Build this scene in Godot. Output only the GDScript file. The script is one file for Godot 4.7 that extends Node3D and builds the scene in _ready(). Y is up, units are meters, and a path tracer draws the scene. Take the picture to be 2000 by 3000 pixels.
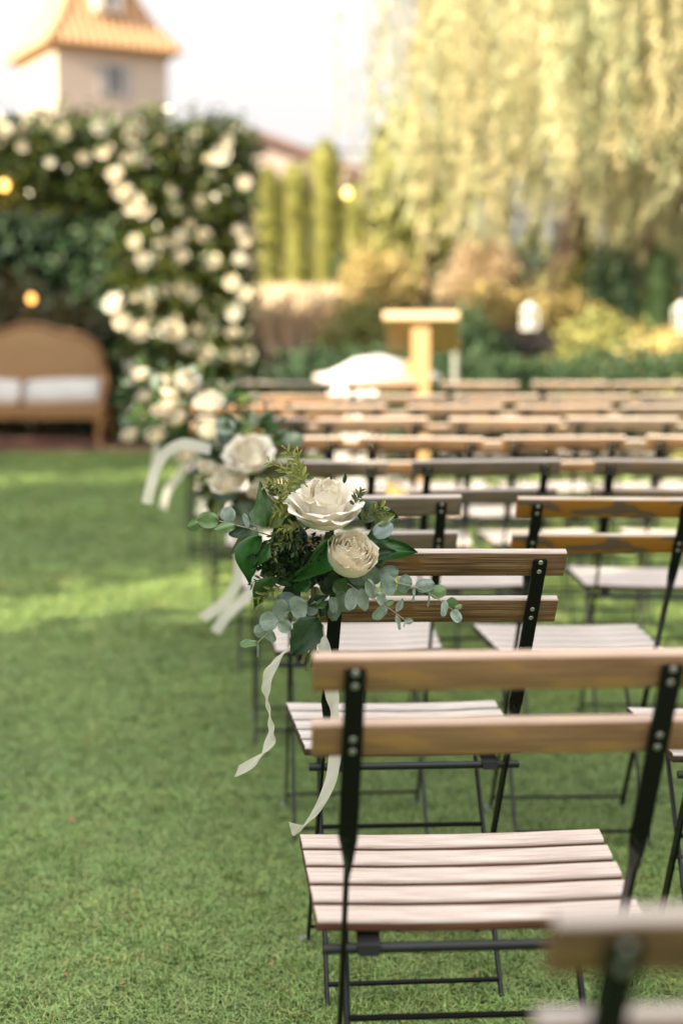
extends Node3D

# ---------------------------------------------------------------- helpers
var taken := {}
var rng := RandomNumberGenerator.new()
var M := {}
var L := {}

func numbered(called: String) -> String:
	if not taken.has(called):
		taken[called] = 0
		return called
	taken[called] += 1
	return "%s_%03d" % [called, taken[called]]

func tag(o: Node, label := "", category := "", group := "", kind := "") -> Node:
	if label != "":
		o.set_meta("label", label)
	if category != "":
		o.set_meta("category", category)
	if group != "":
		o.set_meta("group", group)
	if kind != "":
		o.set_meta("kind", kind)
	return o

func thing(called: String, label: String, category: String, at := Vector3.ZERO, turn := 0.0, group := "") -> Node3D:
	var o := Node3D.new()
	o.name = numbered(called)
	add_child(o)
	o.position = at
	o.rotation.y = turn
	tag(o, label, category, group)
	return o

func sub_name(parent: Node, called: String) -> String:
	var n := called
	var i := 0
	while parent.has_node(NodePath(n)):
		i += 1
		n = "%s_%03d" % [called, i]
	return n

# one named mesh under a parent (or at top level)
func mesh_node(called: String, mesh: Mesh, mat: Material, parent: Node = null) -> MeshInstance3D:
	var o := MeshInstance3D.new()
	o.mesh = mesh
	o.material_override = mat
	if parent == null:
		o.name = numbered(called)
		add_child(o)
	else:
		var counts: Dictionary = parent.get_meta("_n") if parent.has_meta("_n") else {}
		var k: int = counts.get(called, 0)
		counts[called] = k + 1
		parent.set_meta("_n", counts)
		o.name = called if k == 0 else "%s_%03d" % [called, k]
		parent.add_child(o, true)
	return o

func begin() -> SurfaceTool:
	var st := SurfaceTool.new()
	st.begin(Mesh.PRIMITIVE_TRIANGLES)
	return st

func done(st: SurfaceTool) -> ArrayMesh:
	st.generate_normals()
	return st.commit()

func build(called: String, st: SurfaceTool, mat: Material, parent: Node = null) -> MeshInstance3D:
	return mesh_node(called, done(st), mat, parent)

func copy(o: Node3D, label := "", group := "") -> Node3D:
	var c: Node3D = o.duplicate()
	var base := String(o.name)
	if base.length() > 4 and base[base.length() - 4] == "_" and base.right(3).is_valid_int():
		base = base.left(base.length() - 4)
	c.name = numbered(base)
	add_child(c)
	if label != "":
		c.set_meta("label", label)
	if group != "":
		c.set_meta("group", group)
	return c

func quad(st: SurfaceTool, a: Vector3, b: Vector3, c: Vector3, d: Vector3, ua := Vector2(0, 0), ub := Vector2(1, 0), uc := Vector2(1, 1), ud := Vector2(0, 1)) -> void:
	st.set_uv(ua); st.add_vertex(a)
	st.set_uv(ub); st.add_vertex(b)
	st.set_uv(uc); st.add_vertex(c)
	st.set_uv(ua); st.add_vertex(a)
	st.set_uv(uc); st.add_vertex(c)
	st.set_uv(ud); st.add_vertex(d)

func smooth(st: SurfaceTool, on: bool) -> void:
	st.set_smooth_group(0 if on else -1)

# axis-aligned box with small chamfers
func box(st: SurfaceTool, c: Vector3, s: Vector3, t := Transform3D()) -> void:
	smooth(st, false)
	var h := s * 0.5
	var p: Array[Vector3] = []
	for k in 8:
		p.append(t * (c + Vector3(h.x if k & 1 else -h.x, h.y if k & 2 else -h.y, h.z if k & 4 else -h.z)))
	quad(st, p[0], p[2], p[3], p[1]); quad(st, p[4], p[5], p[7], p[6])
	quad(st, p[0], p[1], p[5], p[4]); quad(st, p[2], p[6], p[7], p[3])
	quad(st, p[0], p[4], p[6], p[2]); quad(st, p[1], p[3], p[7], p[5])

# tube along a path, radius per point
func tube(st: SurfaceTool, pts: Array, radii: Array, sides := 8, caps := true) -> void:
	smooth(st, true)
	var n := pts.size()
	var rings: Array = []
	var up := Vector3(0, 0, 1)
	var along := 0.0
	for i in n:
		var d: Vector3 = (pts[mini(i + 1, n - 1)] - pts[maxi(i - 1, 0)]).normalized()
		if absf(d.dot(up)) > 0.95:
			up = Vector3(1, 0, 0) if absf(d.x) < 0.9 else Vector3(0, 1, 0)
		var side := d.cross(up).normalized()
		up = side.cross(d).normalized()
		if i > 0:
			along += (pts[i] - pts[i - 1]).length()
		var ring: Array = []
		for k in sides + 1:
			var a := TAU * k / sides
			ring.append([pts[i] + (side * cos(a) + up * sin(a)) * float(radii[mini(i, radii.size() - 1)]), Vector2(float(k) / sides, along)])
		rings.append(ring)
	for i in n - 1:
		for k in sides:
			var a = rings[i][k]; var b = rings[i][k + 1]; var c = rings[i + 1][k + 1]; var e = rings[i + 1][k]
			quad(st, a[0], e[0], c[0], b[0], a[1], e[1], c[1], b[1])
	if caps:
		smooth(st, false)
		for e in [0, n - 1]:
			for k in sides:
				st.set_uv(Vector2.ZERO)
				st.add_vertex(pts[e]); st.add_vertex(rings[e][k + (1 if e else 0)][0]); st.add_vertex(rings[e][k + (0 if e else 1)][0])

# rectangular bar along a path: per point a side vector (half width) and a face vector (half thickness)
func strap(st: SurfaceTool, pts: Array, sides: Array, faces: Array) -> void:
	smooth(st, false)
	var n := pts.size()
	for i in n - 1:
		var q: Array[Vector3] = []
		for j in [i, i + 1]:
			var s: Vector3 = sides[j]; var f: Vector3 = faces[j]; var p: Vector3 = pts[j]
			q.append(p - s - f); q.append(p + s - f); q.append(p + s + f); q.append(p - s + f)
		for k in 4:
			var k2 := (k + 1) % 4
			quad(st, q[k], q[k2], q[4 + k2], q[4 + k], Vector2(k * 0.25, i * 0.2), Vector2(k * 0.25 + 0.25, i * 0.2), Vector2(k * 0.25 + 0.25, i * 0.2 + 0.2), Vector2(k * 0.25, i * 0.2 + 0.2))
	for e in [0, n - 1]:
		var s: Vector3 = sides[e]; var f: Vector3 = faces[e]; var p: Vector3 = pts[e]
		quad(st, p - s - f, p + s - f, p + s + f, p - s + f)

# wooden slat along x: cross-section centred on c spanned by unit vectors w (width) and t (thickness), rounded edges; half length may differ at the two width edges
func plank(st: SurfaceTool, c: Vector3, w: Vector3, t: Vector3, wide: float, thick: float, half_a: float, half_b: float, bevel := 0.003, sag := 0.0) -> void:
	var prof: Array[Vector2] = []
	var hw := wide * 0.5
	var ht := thick * 0.5
	for corner in [[-1, 1], [1, 1], [1, -1], [-1, -1]]:
		for k in 3:
			var a := 0.0
			var sx: float = corner[0]; var sy: float = corner[1]
			var f: float = k / 2.0
			a = f * PI * 0.5
			var d := Vector2(cos(a), sin(a))
			if sx * sy > 0:
				d = Vector2(sin(a), cos(a))
			prof.append(Vector2(sx * (hw - bevel + bevel * d.x), sy * (ht - bevel + bevel * d.y)))
	# order: top edge first (t = +), going round
	var n := prof.size()
	var v := [0.0]
	for k in n:
		v.append(v[k] + (prof[(k + 1) % n] - prof[k]).length())
	var segs := 4
	smooth(st, true)
	for k in n:
		var a: Vector2 = prof[k]; var b: Vector2 = prof[(k + 1) % n]
		for i in segs:
			var q: Array[Vector3] = []
			for e in [[a, i], [b, i], [b, i + 1], [a, i + 1]]:
				var pr: Vector2 = e[0]
				var u: float = float(e[1]) / segs * 2.0 - 1.0
				var half := lerpf(half_a, half_b, pr.x / wide + 0.5)
				q.append(c + w * pr.x + t * (pr.y + sag * (u * u - 1.0)) + Vector3(u * half, 0, 0))
			var v0: float = v[k] / v[n]; var v1: float = v[k + 1] / v[n]
			quad(st, q[0], q[3], q[2], q[1], Vector2(float(i) / segs, v0), Vector2(float(i + 1) / segs, v0), Vector2(float(i + 1) / segs, v1), Vector2(float(i) / segs, v1))
	smooth(st, false)
	for e in [-1.0, 1.0]:
		for k in n:
			var a: Vector2 = prof[k]; var b: Vector2 = prof[(k + 1) % n]
			var p0 := c + Vector3(e * lerpf(half_a, half_b, 0.5), 0, 0)
			var p1 := c + w * a.x + t * a.y + Vector3(e * lerpf(half_a, half_b, a.x / wide + 0.5), 0, 0)
			var p2 := c + w * b.x + t * b.y + Vector3(e * lerpf(half_a, half_b, b.x / wide + 0.5), 0, 0)
			st.set_uv(Vector2(0.02, 0.4)); st.add_vertex(p0)
			st.set_uv(Vector2(0.02, 0.5)); st.add_vertex(p1 if e < 0 else p2)
			st.set_uv(Vector2(0.03, 0.45)); st.add_vertex(p2 if e < 0 else p1)

# surface of revolution round y
func lathe(st: SurfaceTool, prof: Array, sides := 16, at := Vector3.ZERO) -> void:
	smooth(st, true)
	for i in prof.size() - 1:
		for k in sides:
			var q: Array[Vector3] = []
			for e in [[i, k], [i, k + 1], [i + 1, k + 1], [i + 1, k]]:
				var a: float = TAU * e[1] / sides
				var p: Vector2 = prof[e[0]]
				q.append(at + Vector3(cos(a) * p.x, p.y, sin(a) * p.x))
			quad(st, q[0], q[3], q[2], q[1], Vector2(float(k) / sides, prof[i].y), Vector2(float(k) / sides, prof[i + 1].y), Vector2(float(k + 1) / sides, prof[i + 1].y), Vector2(float(k + 1) / sides, prof[i].y))

# polygon in xy extruded along z
func prism(st: SurfaceTool, poly: PackedVector2Array, z0: float, z1: float, at := Transform3D()) -> void:
	smooth(st, false)
	var idx := Geometry2D.triangulate_polygon(poly)
	for z in [z0, z1]:
		for k in range(0, idx.size(), 3):
			var tri := [idx[k], idx[k + 1], idx[k + 2]]
			if z == z1:
				tri.reverse()
			for j in tri:
				st.set_uv(poly[j]); st.add_vertex(at * Vector3(poly[j].x, poly[j].y, z))
	for k in poly.size():
		var a := poly[k]; var b := poly[(k + 1) % poly.size()]
		quad(st, at * Vector3(a.x, a.y, z0), at * Vector3(b.x, b.y, z0), at * Vector3(b.x, b.y, z1), at * Vector3(a.x, a.y, z1), a, b, b + Vector2(0, z1 - z0), a + Vector2(0, z1 - z0))

func scatter(called: String, mesh: Mesh, mat: Material, where: Array, tints: Array, parent: Node = null) -> MultiMeshInstance3D:
	var mm := MultiMesh.new()
	mm.transform_format = MultiMesh.TRANSFORM_3D
	mm.use_colors = true
	mm.mesh = mesh
	mm.instance_count = where.size()
	for i in where.size():
		mm.set_instance_transform(i, where[i])
		mm.set_instance_color(i, tints[i])
	var o := MultiMeshInstance3D.new()
	o.multimesh = mm
	o.material_override = mat
	if parent == null:
		o.name = numbered(called)
		add_child(o)
	else:
		o.name = called
		parent.add_child(o, true)
	o.set_meta("kind", "stuff")
	return o

func rand_basis(scale := 1.0) -> Basis:
	var q := Quaternion(rng.randfn(), rng.randfn(), rng.randfn(), rng.randfn()).normalized()
	return Basis(q).scaled(Vector3.ONE * scale)

func tint(lo: float, hi: float, warm := 0.0) -> Color:
	var t := rng.randf_range(lo, hi)
	var w := rng.randf_range(-warm, warm)
	return Color(t * (1.0 + w), t, t * (1.0 - w))

func lin(r: float, g: float, b: float, a := 1.0) -> Color:
	var c := Color(r, g, b).linear_to_srgb()
	c.a = a
	return c

func mat(col: Color, rough := 0.7, metal := 0.0, back := Color.BLACK) -> StandardMaterial3D:
	var m := StandardMaterial3D.new()
	m.albedo_color = col
	m.roughness = rough
	m.metallic = metal
	if back != Color.BLACK:
		m.backlight_enabled = true
		m.backlight = back
	return m

func leafmat(col: Color, rough: float, through: float) -> StandardMaterial3D:
	var m := mat(col, rough, 0.0, Color(through, through, through * 0.7))
	m.vertex_color_use_as_albedo = true
	m.cull_mode = BaseMaterial3D.CULL_DISABLED
	return m

func noise(freq: float, seed_: int, oct := 3) -> FastNoiseLite:
	var n := FastNoiseLite.new()
	n.seed = seed_
	n.frequency = freq
	n.fractal_octaves = oct
	return n

func tex(im: Image) -> ImageTexture:
	return ImageTexture.create_from_image(im)

# wood grain along u; old varnish left in patches; upper-edge row painted paler for weathering and for facing the sky
func wood(seed_: int, pale: Color, dark: Color, worn_lit: Color, streak: float, patch: float, varnish: Color, edge: float, band := 0.13) -> StandardMaterial3D:
	var w := 512
	var h := 192
	var im := Image.create(w, h, false, Image.FORMAT_RGB8)
	var hm := Image.create(w, h, false, Image.FORMAT_L8)
	var n1 := noise(0.02, seed_, 4)
	var n2 := noise(0.06, seed_ + 7, 3)
	var n3 := noise(0.012, seed_ + 13, 3)
	for y in h:
		for x in w:
			var g := n1.get_noise_2d(x * 0.16, y * 8.0) * 0.5 + 0.5
			var f := n2.get_noise_2d(x * 0.09, y * 9.0)
			var b := n3.get_noise_2d(x * 0.45, y * 1.1)
			var k := clampf((g - 0.5) * streak * 2.2 + 0.45 + f * 0.55 * streak + b * 0.35, 0.0, 1.0)
			var c := dark.lerp(pale, k)
			c = c.lerp(varnish, smoothstep(1.0 - patch, 1.15 - patch, b * 0.9 + 0.5) * 0.8)
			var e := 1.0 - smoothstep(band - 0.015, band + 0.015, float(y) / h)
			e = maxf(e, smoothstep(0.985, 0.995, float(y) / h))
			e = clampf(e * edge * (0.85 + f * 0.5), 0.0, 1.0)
			c = c.lerp(worn_lit.lerp(dark, clampf(-f * 0.35 - (g - 0.5) * 0.35 + b * 0.12, 0.0, 0.4)), e)
			im.set_pixel(x, y, c)
			hm.set_pixel(x, y, Color(k, k, k))
	var m := StandardMaterial3D.new()
	m.albedo_texture = tex(im)
	m.roughness = 0.72
	m.heightmap_enabled = true
	m.heightmap_texture = tex(hm)
	m.heightmap_scale = 0.04
	m.metallic_specular = 0.35
	return m

# leaf skin: midrib, side veins and mottling; u across, v along
func leaf_skin(seed_: int, base: Color, vein: Color, spot: Color, spots: float, ribs: float, rough: float, through: float) -> StandardMaterial3D:
	var s := 128
	var im := Image.create(s, s, false, Image.FORMAT_RGB8)
	var n1 := noise(0.05, seed_, 4)
	var n2 := noise(0.018, seed_ + 3, 3)
	for y in s:
		for x in s:
			var u := float(x) / s * 2.0 - 1.0
			var v := float(y) / s
			var k := n1.get_noise_2d(x, y)
			var b := n2.get_noise_2d(x, y)
			var c := base.lerp(spot, clampf((k * 1.4 + b) * spots, 0.0, 1.0))
			c = c.lerp(base.lightened(0.18), clampf(-b * 0.9, 0.0, 0.6))
			var rib := exp(-pow(u / 0.035, 2.0))
			var side := fposmod(v * 7.0 - absf(u) * 2.6, 1.0)
			rib = maxf(rib, exp(-pow((side - 0.5) / 0.09, 2.0)) * 0.45 * (1.0 - absf(u)))
			rib = maxf(rib, exp(-pow((absf(u) - 1.0) / 0.05, 2.0)) * 0.8)
			c = c.lerp(vein, clampf(rib * ribs, 0.0, 1.0))
			im.set_pixel(x, y, c)
	var m := StandardMaterial3D.new()
	m.albedo_texture = tex(im)
	m.roughness = rough
	m.backlight_enabled = true
	m.backlight = Color(through, through, through * 0.6)
	m.cull_mode = BaseMaterial3D.CULL_DISABLED
	return m

# petal skin: greenish root, fine veins along the petal, bruised and yellowed rim; v along
func petal_skin(seed_: int, base: Color, root: Color, rim: Color) -> StandardMaterial3D:
	var s := 128
	var im := Image.create(s, s, false, Image.FORMAT_RGB8)
	var n1 := noise(0.03, seed_, 3)
	var n2 := noise(0.09, seed_ + 5, 2)
	for y in s:
		for x in s:
			var u := float(x) / s * 2.0 - 1.0
			var v := float(y) / s
			var vein := n1.get_noise_2d(x * 4.0 / (0.4 + v), y * 0.35)
			var c := base.lerp(root, pow(1.0 - v, 2.5) * 0.5)
			c = c.lerp(root, clampf(vein * 0.4, 0.0, 0.22))
			var e := maxf(smoothstep(0.88, 1.0, v + n2.get_noise_2d(x, y) * 0.06), smoothstep(0.9, 1.0, absf(u) + n2.get_noise_2d(y, x) * 0.06))
			c = c.lerp(rim, e * clampf(0.12 + n2.get_noise_2d(x * 0.6, y * 0.6) * 1.2, 0.0, 0.5))
			im.set_pixel(x, y, c)
	var m := StandardMaterial3D.new()
	m.albedo_texture = tex(im)
	m.roughness = 0.6
	m.backlight_enabled = true
	m.backlight = Color(0.66, 0.62, 0.52)
	m.subsurf_scatter_enabled = true
	m.subsurf_scatter_strength = 0.3
	m.cull_mode = BaseMaterial3D.CULL_DISABLED
	return m

# table lookup for leaf outlines
func table(t: Array, v: float) -> float:
	for i in t.size() - 1:
		if v <= t[i + 1].x:
			return lerpf(t[i].y, t[i + 1].y, (v - t[i].x) / maxf(t[i + 1].x - t[i].x, 0.0001))
	return t[t.size() - 1].y

# leaf of unit length along y, width 1, normal z
func leaf_mesh(kind: String, fold: float, curl: float, wave: float, seed_: int) -> ArrayMesh:
	var st := begin()
	smooth(st, true)
	var nu := 6
	var nv := 12
	var ivy := [Vector2(0, 0.12), Vector2(0.02, 0.5), Vector2(0.1, 0.72), Vector2(0.2, 0.78), Vector2(0.3, 1.0), Vector2(0.4, 0.66), Vector2(0.5, 0.5), Vector2(0.7, 0.34), Vector2(0.88, 0.14), Vector2(1, 0.0)]
	var P := func(i: int, j: int) -> Array:
		var u := float(i) / nu * 2.0 - 1.0
		var v := float(j) / nv
		var w := 0.0
		match kind:
			"round":
				w = pow(maxf(1.0 - pow(2.0 * v - 1.0, 2.0), 0.0), 0.5) * (1.0 + 0.12 * (0.5 - v))
			"ovate":
				w = pow(sin(PI * pow(v, 0.72)), 0.85)
			"lance":
				w = pow(sin(PI * pow(v, 0.9)), 1.1)
			"toothed":
				w = pow(sin(PI * pow(v, 0.75)), 0.8) * (1.0 + (0.05 if j % 2 else -0.05))
			_:
				w = table(ivy, v)
		var x := u * w * 0.5
		var z := fold * absf(u) * w * 0.5 + curl * (v * v - 0.2 * v) + wave * sin(v * 9.0 + seed_ + u * 2.0) * 0.05 * absf(u) + wave * 0.04 * sin(u * 4.0 + seed_ * 1.7)
		return [Vector3(x, v, z), Vector2(u * 0.5 + 0.5, v)]
	for j in nv:
		for i in nu:
			var a = P.call(i, j); var b = P.call(i + 1, j); var c = P.call(i + 1, j + 1); var d = P.call(i, j + 1)
			quad(st, a[0], d[0], c[0], b[0], a[1], d[1], c[1], b[1])
	return done(st)

func put_leaf(parent: Node, called: String, mesh: Mesh, m: Material, root: Vector3, tip: Vector3, normal: Vector3, wide: float) -> MeshInstance3D:
	var o := mesh_node(called, mesh, m, parent)
	var y := tip - root
	var x := y.cross(normal).normalized()
	var z := x.cross(y.normalized())
	o.transform = Transform3D(Basis(x * wide, y, z * y.length()), root)
	return o

# tuft / clump of simple folded leaves, size 1
func clump(n: int, length: float, width: float, seed_: int, spread := 0.5) -> ArrayMesh:
	var r := RandomNumberGenerator.new()
	r.seed = seed_
	var st := begin()
	smooth(st, false)
	for k in n:
		var p := Vector3(r.randfn(), r.randfn(), r.randfn()) * spread * 0.5
		var q := Basis(Quaternion(r.randfn(), r.randfn(), r.randfn(), r.randfn()).normalized())
		var l := length * r.randf_range(0.7, 1.2)
		var w := width * r.randf_range(0.7, 1.2)
		var a := p
		var b := p + q * Vector3(w * 0.5, l * 0.45, w * 0.18)
		var c := p + q * Vector3(0, l, 0)
		var d := p + q * Vector3(-w * 0.5, l * 0.45, w * 0.18)
		st.add_vertex(a); st.add_vertex(b); st.add_vertex(c)
		st.add_vertex(a); st.add_vertex(c); st.add_vertex(d)
	return done(st)

# ---------------------------------------------------------------- roses and bouquets
# one petal of a rose of unit radius, cupped round the y axis
func petal_mesh(r: float, h: float, flare: float, half: float, seed_: int, nu := 8, nv := 9, lift := 0.0) -> ArrayMesh:
	var st := begin()
	smooth(st, true)
	var g := RandomNumberGenerator.new()
	g.seed = seed_
	var tip := g.randf_range(0.0, 0.07)
	var ph := g.randf() * TAU
	var skew := g.randf_range(-0.08, 0.08)
	var P := func(i: int, j: int) -> Array:
		var u := float(i) / nu * 2.0 - 1.0
		var v := float(j) / nv
		var w := half * (0.3 + 0.7 * sin(minf(v * 1.7, PI * 0.5)))
		if v > 0.6:
			w *= pow(maxf(1.0 - pow((v - 0.6) / 0.41, 2.6), 0.02), 0.5)
		var i0 := 1.0 - v
		var rr := i0 * i0 * i0 * 0.05 + 3.0 * i0 * i0 * v * r * 1.2 + 3.0 * i0 * v * v * r * 1.02 + v * v * v * r * (1.0 + flare)
		var yy := 3.0 * i0 * i0 * v * h * 0.02 + 3.0 * i0 * v * v * h * 0.72 + v * v * v * h * (1.0 - 0.3 * maxf(flare, 0.0))
		var curl := pow(v, 5.0) * maxf(flare, 0.0)
		rr += curl * 0.10 * absf(u) + 0.02 * sin(u * 5.0 + ph) * v * v + (u * u) * v * v * 0.05
		yy += lift * v + tip * (1.0 - absf(u)) * v * v * v - curl * 0.12 + 0.026 * sin(u * 6.0 + ph * 2.0) * v * v * v + skew * u * v * v
		var th := u * w
		return [Vector3(sin(th) * rr, yy, cos(th) * rr), Vector2(u * 0.5 + 0.5, v)]
	for j in nv:
		for i in nu:
			var a = P.call(i, j); var b = P.call(i + 1, j); var c = P.call(i + 1, j + 1); var d = P.call(i, j + 1)
			quad(st, a[0], d[0], c[0], b[0], a[1], d[1], c[1], b[1])
	return done(st)

# a rose head: part "rose" (its tight heart) with one mesh per petal
func rose(parent: Node, at: Vector3, axis: Vector3, radius: float, open: float, layers: Array, m_in: Material, m_out: Material, seed_: int, spin := 0.0) -> MeshInstance3D:
	var st := begin()
	lathe(st, [Vector2(0.0, 0.0), Vector2(0.12, 0.08), Vector2(0.14, 0.5), Vector2(0.07, 0.86), Vector2(0.0, 0.9)], 10)
	var o := build("rose", st, m_in, parent)
	var y := axis.normalized()
	var x := y.cross(Vector3(0.13, 0.2, 1)).normalized()
	var b := Basis(x, y, x.cross(y)) * Basis(Vector3.UP, spin)
	o.transform = Transform3D(b.scaled_local(Vector3.ONE * radius), at)
	var k := 0
	for ly in layers:   # [count, radius, height, flare, half width]
		for c in int(ly[0]):
			var p := mesh_node("petal", petal_mesh(ly[1], ly[2], ly[3] * open, ly[4], seed_ * 100 + k), m_out if ly[1] > 0.5 else m_in, o)
			p.rotation.y = TAU * c / float(ly[0]) + k * 0.37 + (0.25 if c % 2 else 0.0)
			k += 1
	# green sepals under the head
	for s in 4:
		var leaf := put_leaf(o, "sepal", L.lance1, M.leaf_mid, Vector3(0, 0.0, 0), Vector3(cos(s * 1.57), -0.05, sin(s * 1.57)) * 0.6, Vector3(0, 1, 0), 0.2)
	return o

# woody stem with pairs of small narrow leaves, one mesh
func sprig_mesh(start: Vector3, dir: Vector3, length: float, n: int, leaf: float, wide: float, seed_: int, droop := 0.0, spread := 1.0) -> ArrayMesh:
	var g := RandomNumberGenerator.new()
	g.seed = seed_
	var st := begin()
	var pts: Array = []
	var side := dir.cross(Vector3(g.randfn(), g.randfn(), g.randfn())).normalized()
	var d := dir.normalized()
	var p := start
	for i in n + 1:
		pts.append(p)
		p += d * length / n
		d = (d + side * g.randf_range(-0.12, 0.12) + Vector3(0, -droop / n, 0)).normalized()
	tube(st, pts, [0.0011, 0.0008], 4)
	smooth(st, false)
	for i in range(1, n + 1):
		var dd: Vector3 = (pts[i] - pts[i - 1]).normalized()
		var s := dd.cross(side.rotated(dd, i * 1.1 + g.randf() * 0.6)).normalized()
		for e in [-1.0, 1.0]:
			var l := leaf * g.randf_range(0.75, 1.15) * (1.0 - 0.35 * float(i) / n)
			var ld: Vector3 = (dd * 0.75 + s * e * 0.85 * spread + Vector3(g.randfn(), g.randfn(), g.randfn()) * 0.12).normalized()
			var nn: Vector3 = ld.cross(dd.cross(s)).normalized()
			var ws: Vector3 = ld.cross(Vector3(g.randfn() * 0.4, g.randfn() * 0.4, 1.0)).normalized() * l * wide * 0.5
			var a: Vector3 = pts[i]
			var m1: Vector3 = a + ld * l * 0.35; var m2: Vector3 = a + ld * l * 0.7
			var up: Vector3 = ws.cross(ld).normalized() * l * 0.06
			var c: Vector3 = a + ld * l - up
			var uv := Vector2(0.5, 0.5)
			st.set_uv(uv)
			quad(st, a, m1 + ws + up, m2 + ws * 0.8 + up, m2)
			quad(st, a, m2, m2 - ws * 0.8 + up, m1 - ws + up)
			st.add_vertex(m2); st.add_vertex(m2 + ws * 0.8 + up); st.add_vertex(c)
			st.add_vertex(m2); st.add_vertex(c); st.add_vertex(m2 - ws * 0.8 + up)
	return done(st)

# ribbon: band along a path with a thin hem on both edges; side = half-width vector per point
func ribbon(parent: Node, pts: Array, sides: Array, m: Material) -> MeshInstance3D:
	var cp: Array = []
	var cs: Array = []
	var n := pts.size()
	for i in n - 1:
		for k in 6:
			var f := k / 6.0
			cp.append((pts[i] as Vector3).cubic_interpolate(pts[i + 1], pts[maxi(i - 1, 0)], pts[mini(i + 2, n - 1)], f))
			cs.append((sides[i] as Vector3).cubic_interpolate(sides[i + 1], sides[maxi(i - 1, 0)], sides[mini(i + 2, n - 1)], f) * 1.15)
	cp.append(pts[n - 1]); cs.append(sides[n - 1])
	var st := begin()
	smooth(st, true)
	var cup := 0.0015
	for i in cp.size() - 1:
		for k in 4:
			var q: Array[Vector3] = []
			for e in [[i, k], [i, k + 1], [i + 1, k + 1], [i + 1, k]]:
				var u := float(e[1]) / 2.0 - 1.0
				var t: Vector3 = (cp[mini(e[0] + 1, cp.size() - 1)] - cp[maxi(e[0] - 1, 0)]).normalized()
				var nn := t.cross(cs[e[0]]).normalized()
				q.append(cp[e[0]] + cs[e[0]] * u + nn * cup * sin(e[0] * 0.9 + u * 2.0))
			quad(st, q[0], q[1], q[2], q[3])
	for e in [-1.0, 1.0]:
		var edge: Array = []
		for i in cp.size():
			var t: Vector3 = (cp[mini(i + 1, cp.size() - 1)] - cp[maxi(i - 1, 0)]).normalized()
			var nn := t.cross(cs[i]).normalized()
			edge.append(cp[i] + cs[i] * e + nn * cup * sin(i * 0.9 + e * 2.0))
		tube(st, edge, [0.0005], 5)
	return build("ribbon", st, m, parent)

# sprig with large leaves as sub-parts. stem points in bouquet sketch units, leaves [root x, root y, tip x, tip y, width, depth, lean x, lean y, skin]
const U := 0.0003
func sk(x: float, y: float, z: float) -> Vector3:
	return Vector3((x - 650.0) * U, (600.0 - y) * U, z)

func leafy(parent: Node, called: String, stem: Array, radius: float, m: Material, leaves: Array, kind: String, skins: Array) -> void:
	var st := begin()
	var pts: Array = []
	for s in stem:
		pts.append(sk(s[0], s[1], s[2]))
	tube(st, pts, [radius, radius, radius * 0.7], 6)
	var o := build(called, st, m, parent)
	var k := 0
	for l in leaves:
		var skin: Material = skins[(k * 7 + 3) % skins.size()] if l.size() < 9 else skins[int(l[8])]
		var mesh: Mesh = L[kind + str(1 + (k * 5 + int(l[0])) % 3)]
		put_leaf(o, "leaf", mesh, skin, sk(l[0], l[1], l[5]), sk(l[2], l[3], l[5] + rng.randf_range(-0.011, 0.011)), Vector3(l[6] + rng.randf_range(-0.4, 0.4), l[7] + rng.randf_range(-0.35, 0.35), 1.0), l[4] * U)
		k += 1

# [count, radius, height, flare, half width] from the heart outwards
const OPEN_ROSE := [[3, 0.14, 1.08, -0.3, 1.6], [3, 0.22, 1.16, -0.28, 1.5], [4, 0.32, 1.19, -0.22, 1.3], [4, 0.42, 1.16, -0.1, 1.2], [5, 0.52, 1.06, 0.26, 1.05], [5, 0.62, 0.92, 0.46, 1.0], [5, 0.69, 0.76, 0.5, 0.95], [5, 0.73, 0.56, 0.28, 1.0]]
const TIGHT_ROSE := [[3, 0.13, 1.06, -0.3, 1.7], [3, 0.21, 1.1, -0.3, 1.6], [4, 0.29, 1.12, -0.26, 1.4], [4, 0.38, 1.13, -0.22, 1.3], [4, 0.46, 1.13, -0.18, 1.25], [5, 0.55, 1.12, -0.14, 1.1], [5, 0.64, 1.09, -0.08, 1.05], [5, 0.73, 1.03, 0.0, 1.05], [5, 0.78, 0.95, 0.14, 1.0]]
const SMALL_ROSE := [[3, 0.2, 1.0, -0.2, 1.5], [4, 0.42, 1.0, 0.05, 1.3], [5, 0.62, 0.92, 0.25, 1.1], [5, 0.75, 0.72, 0.4, 1.0]]

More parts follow.
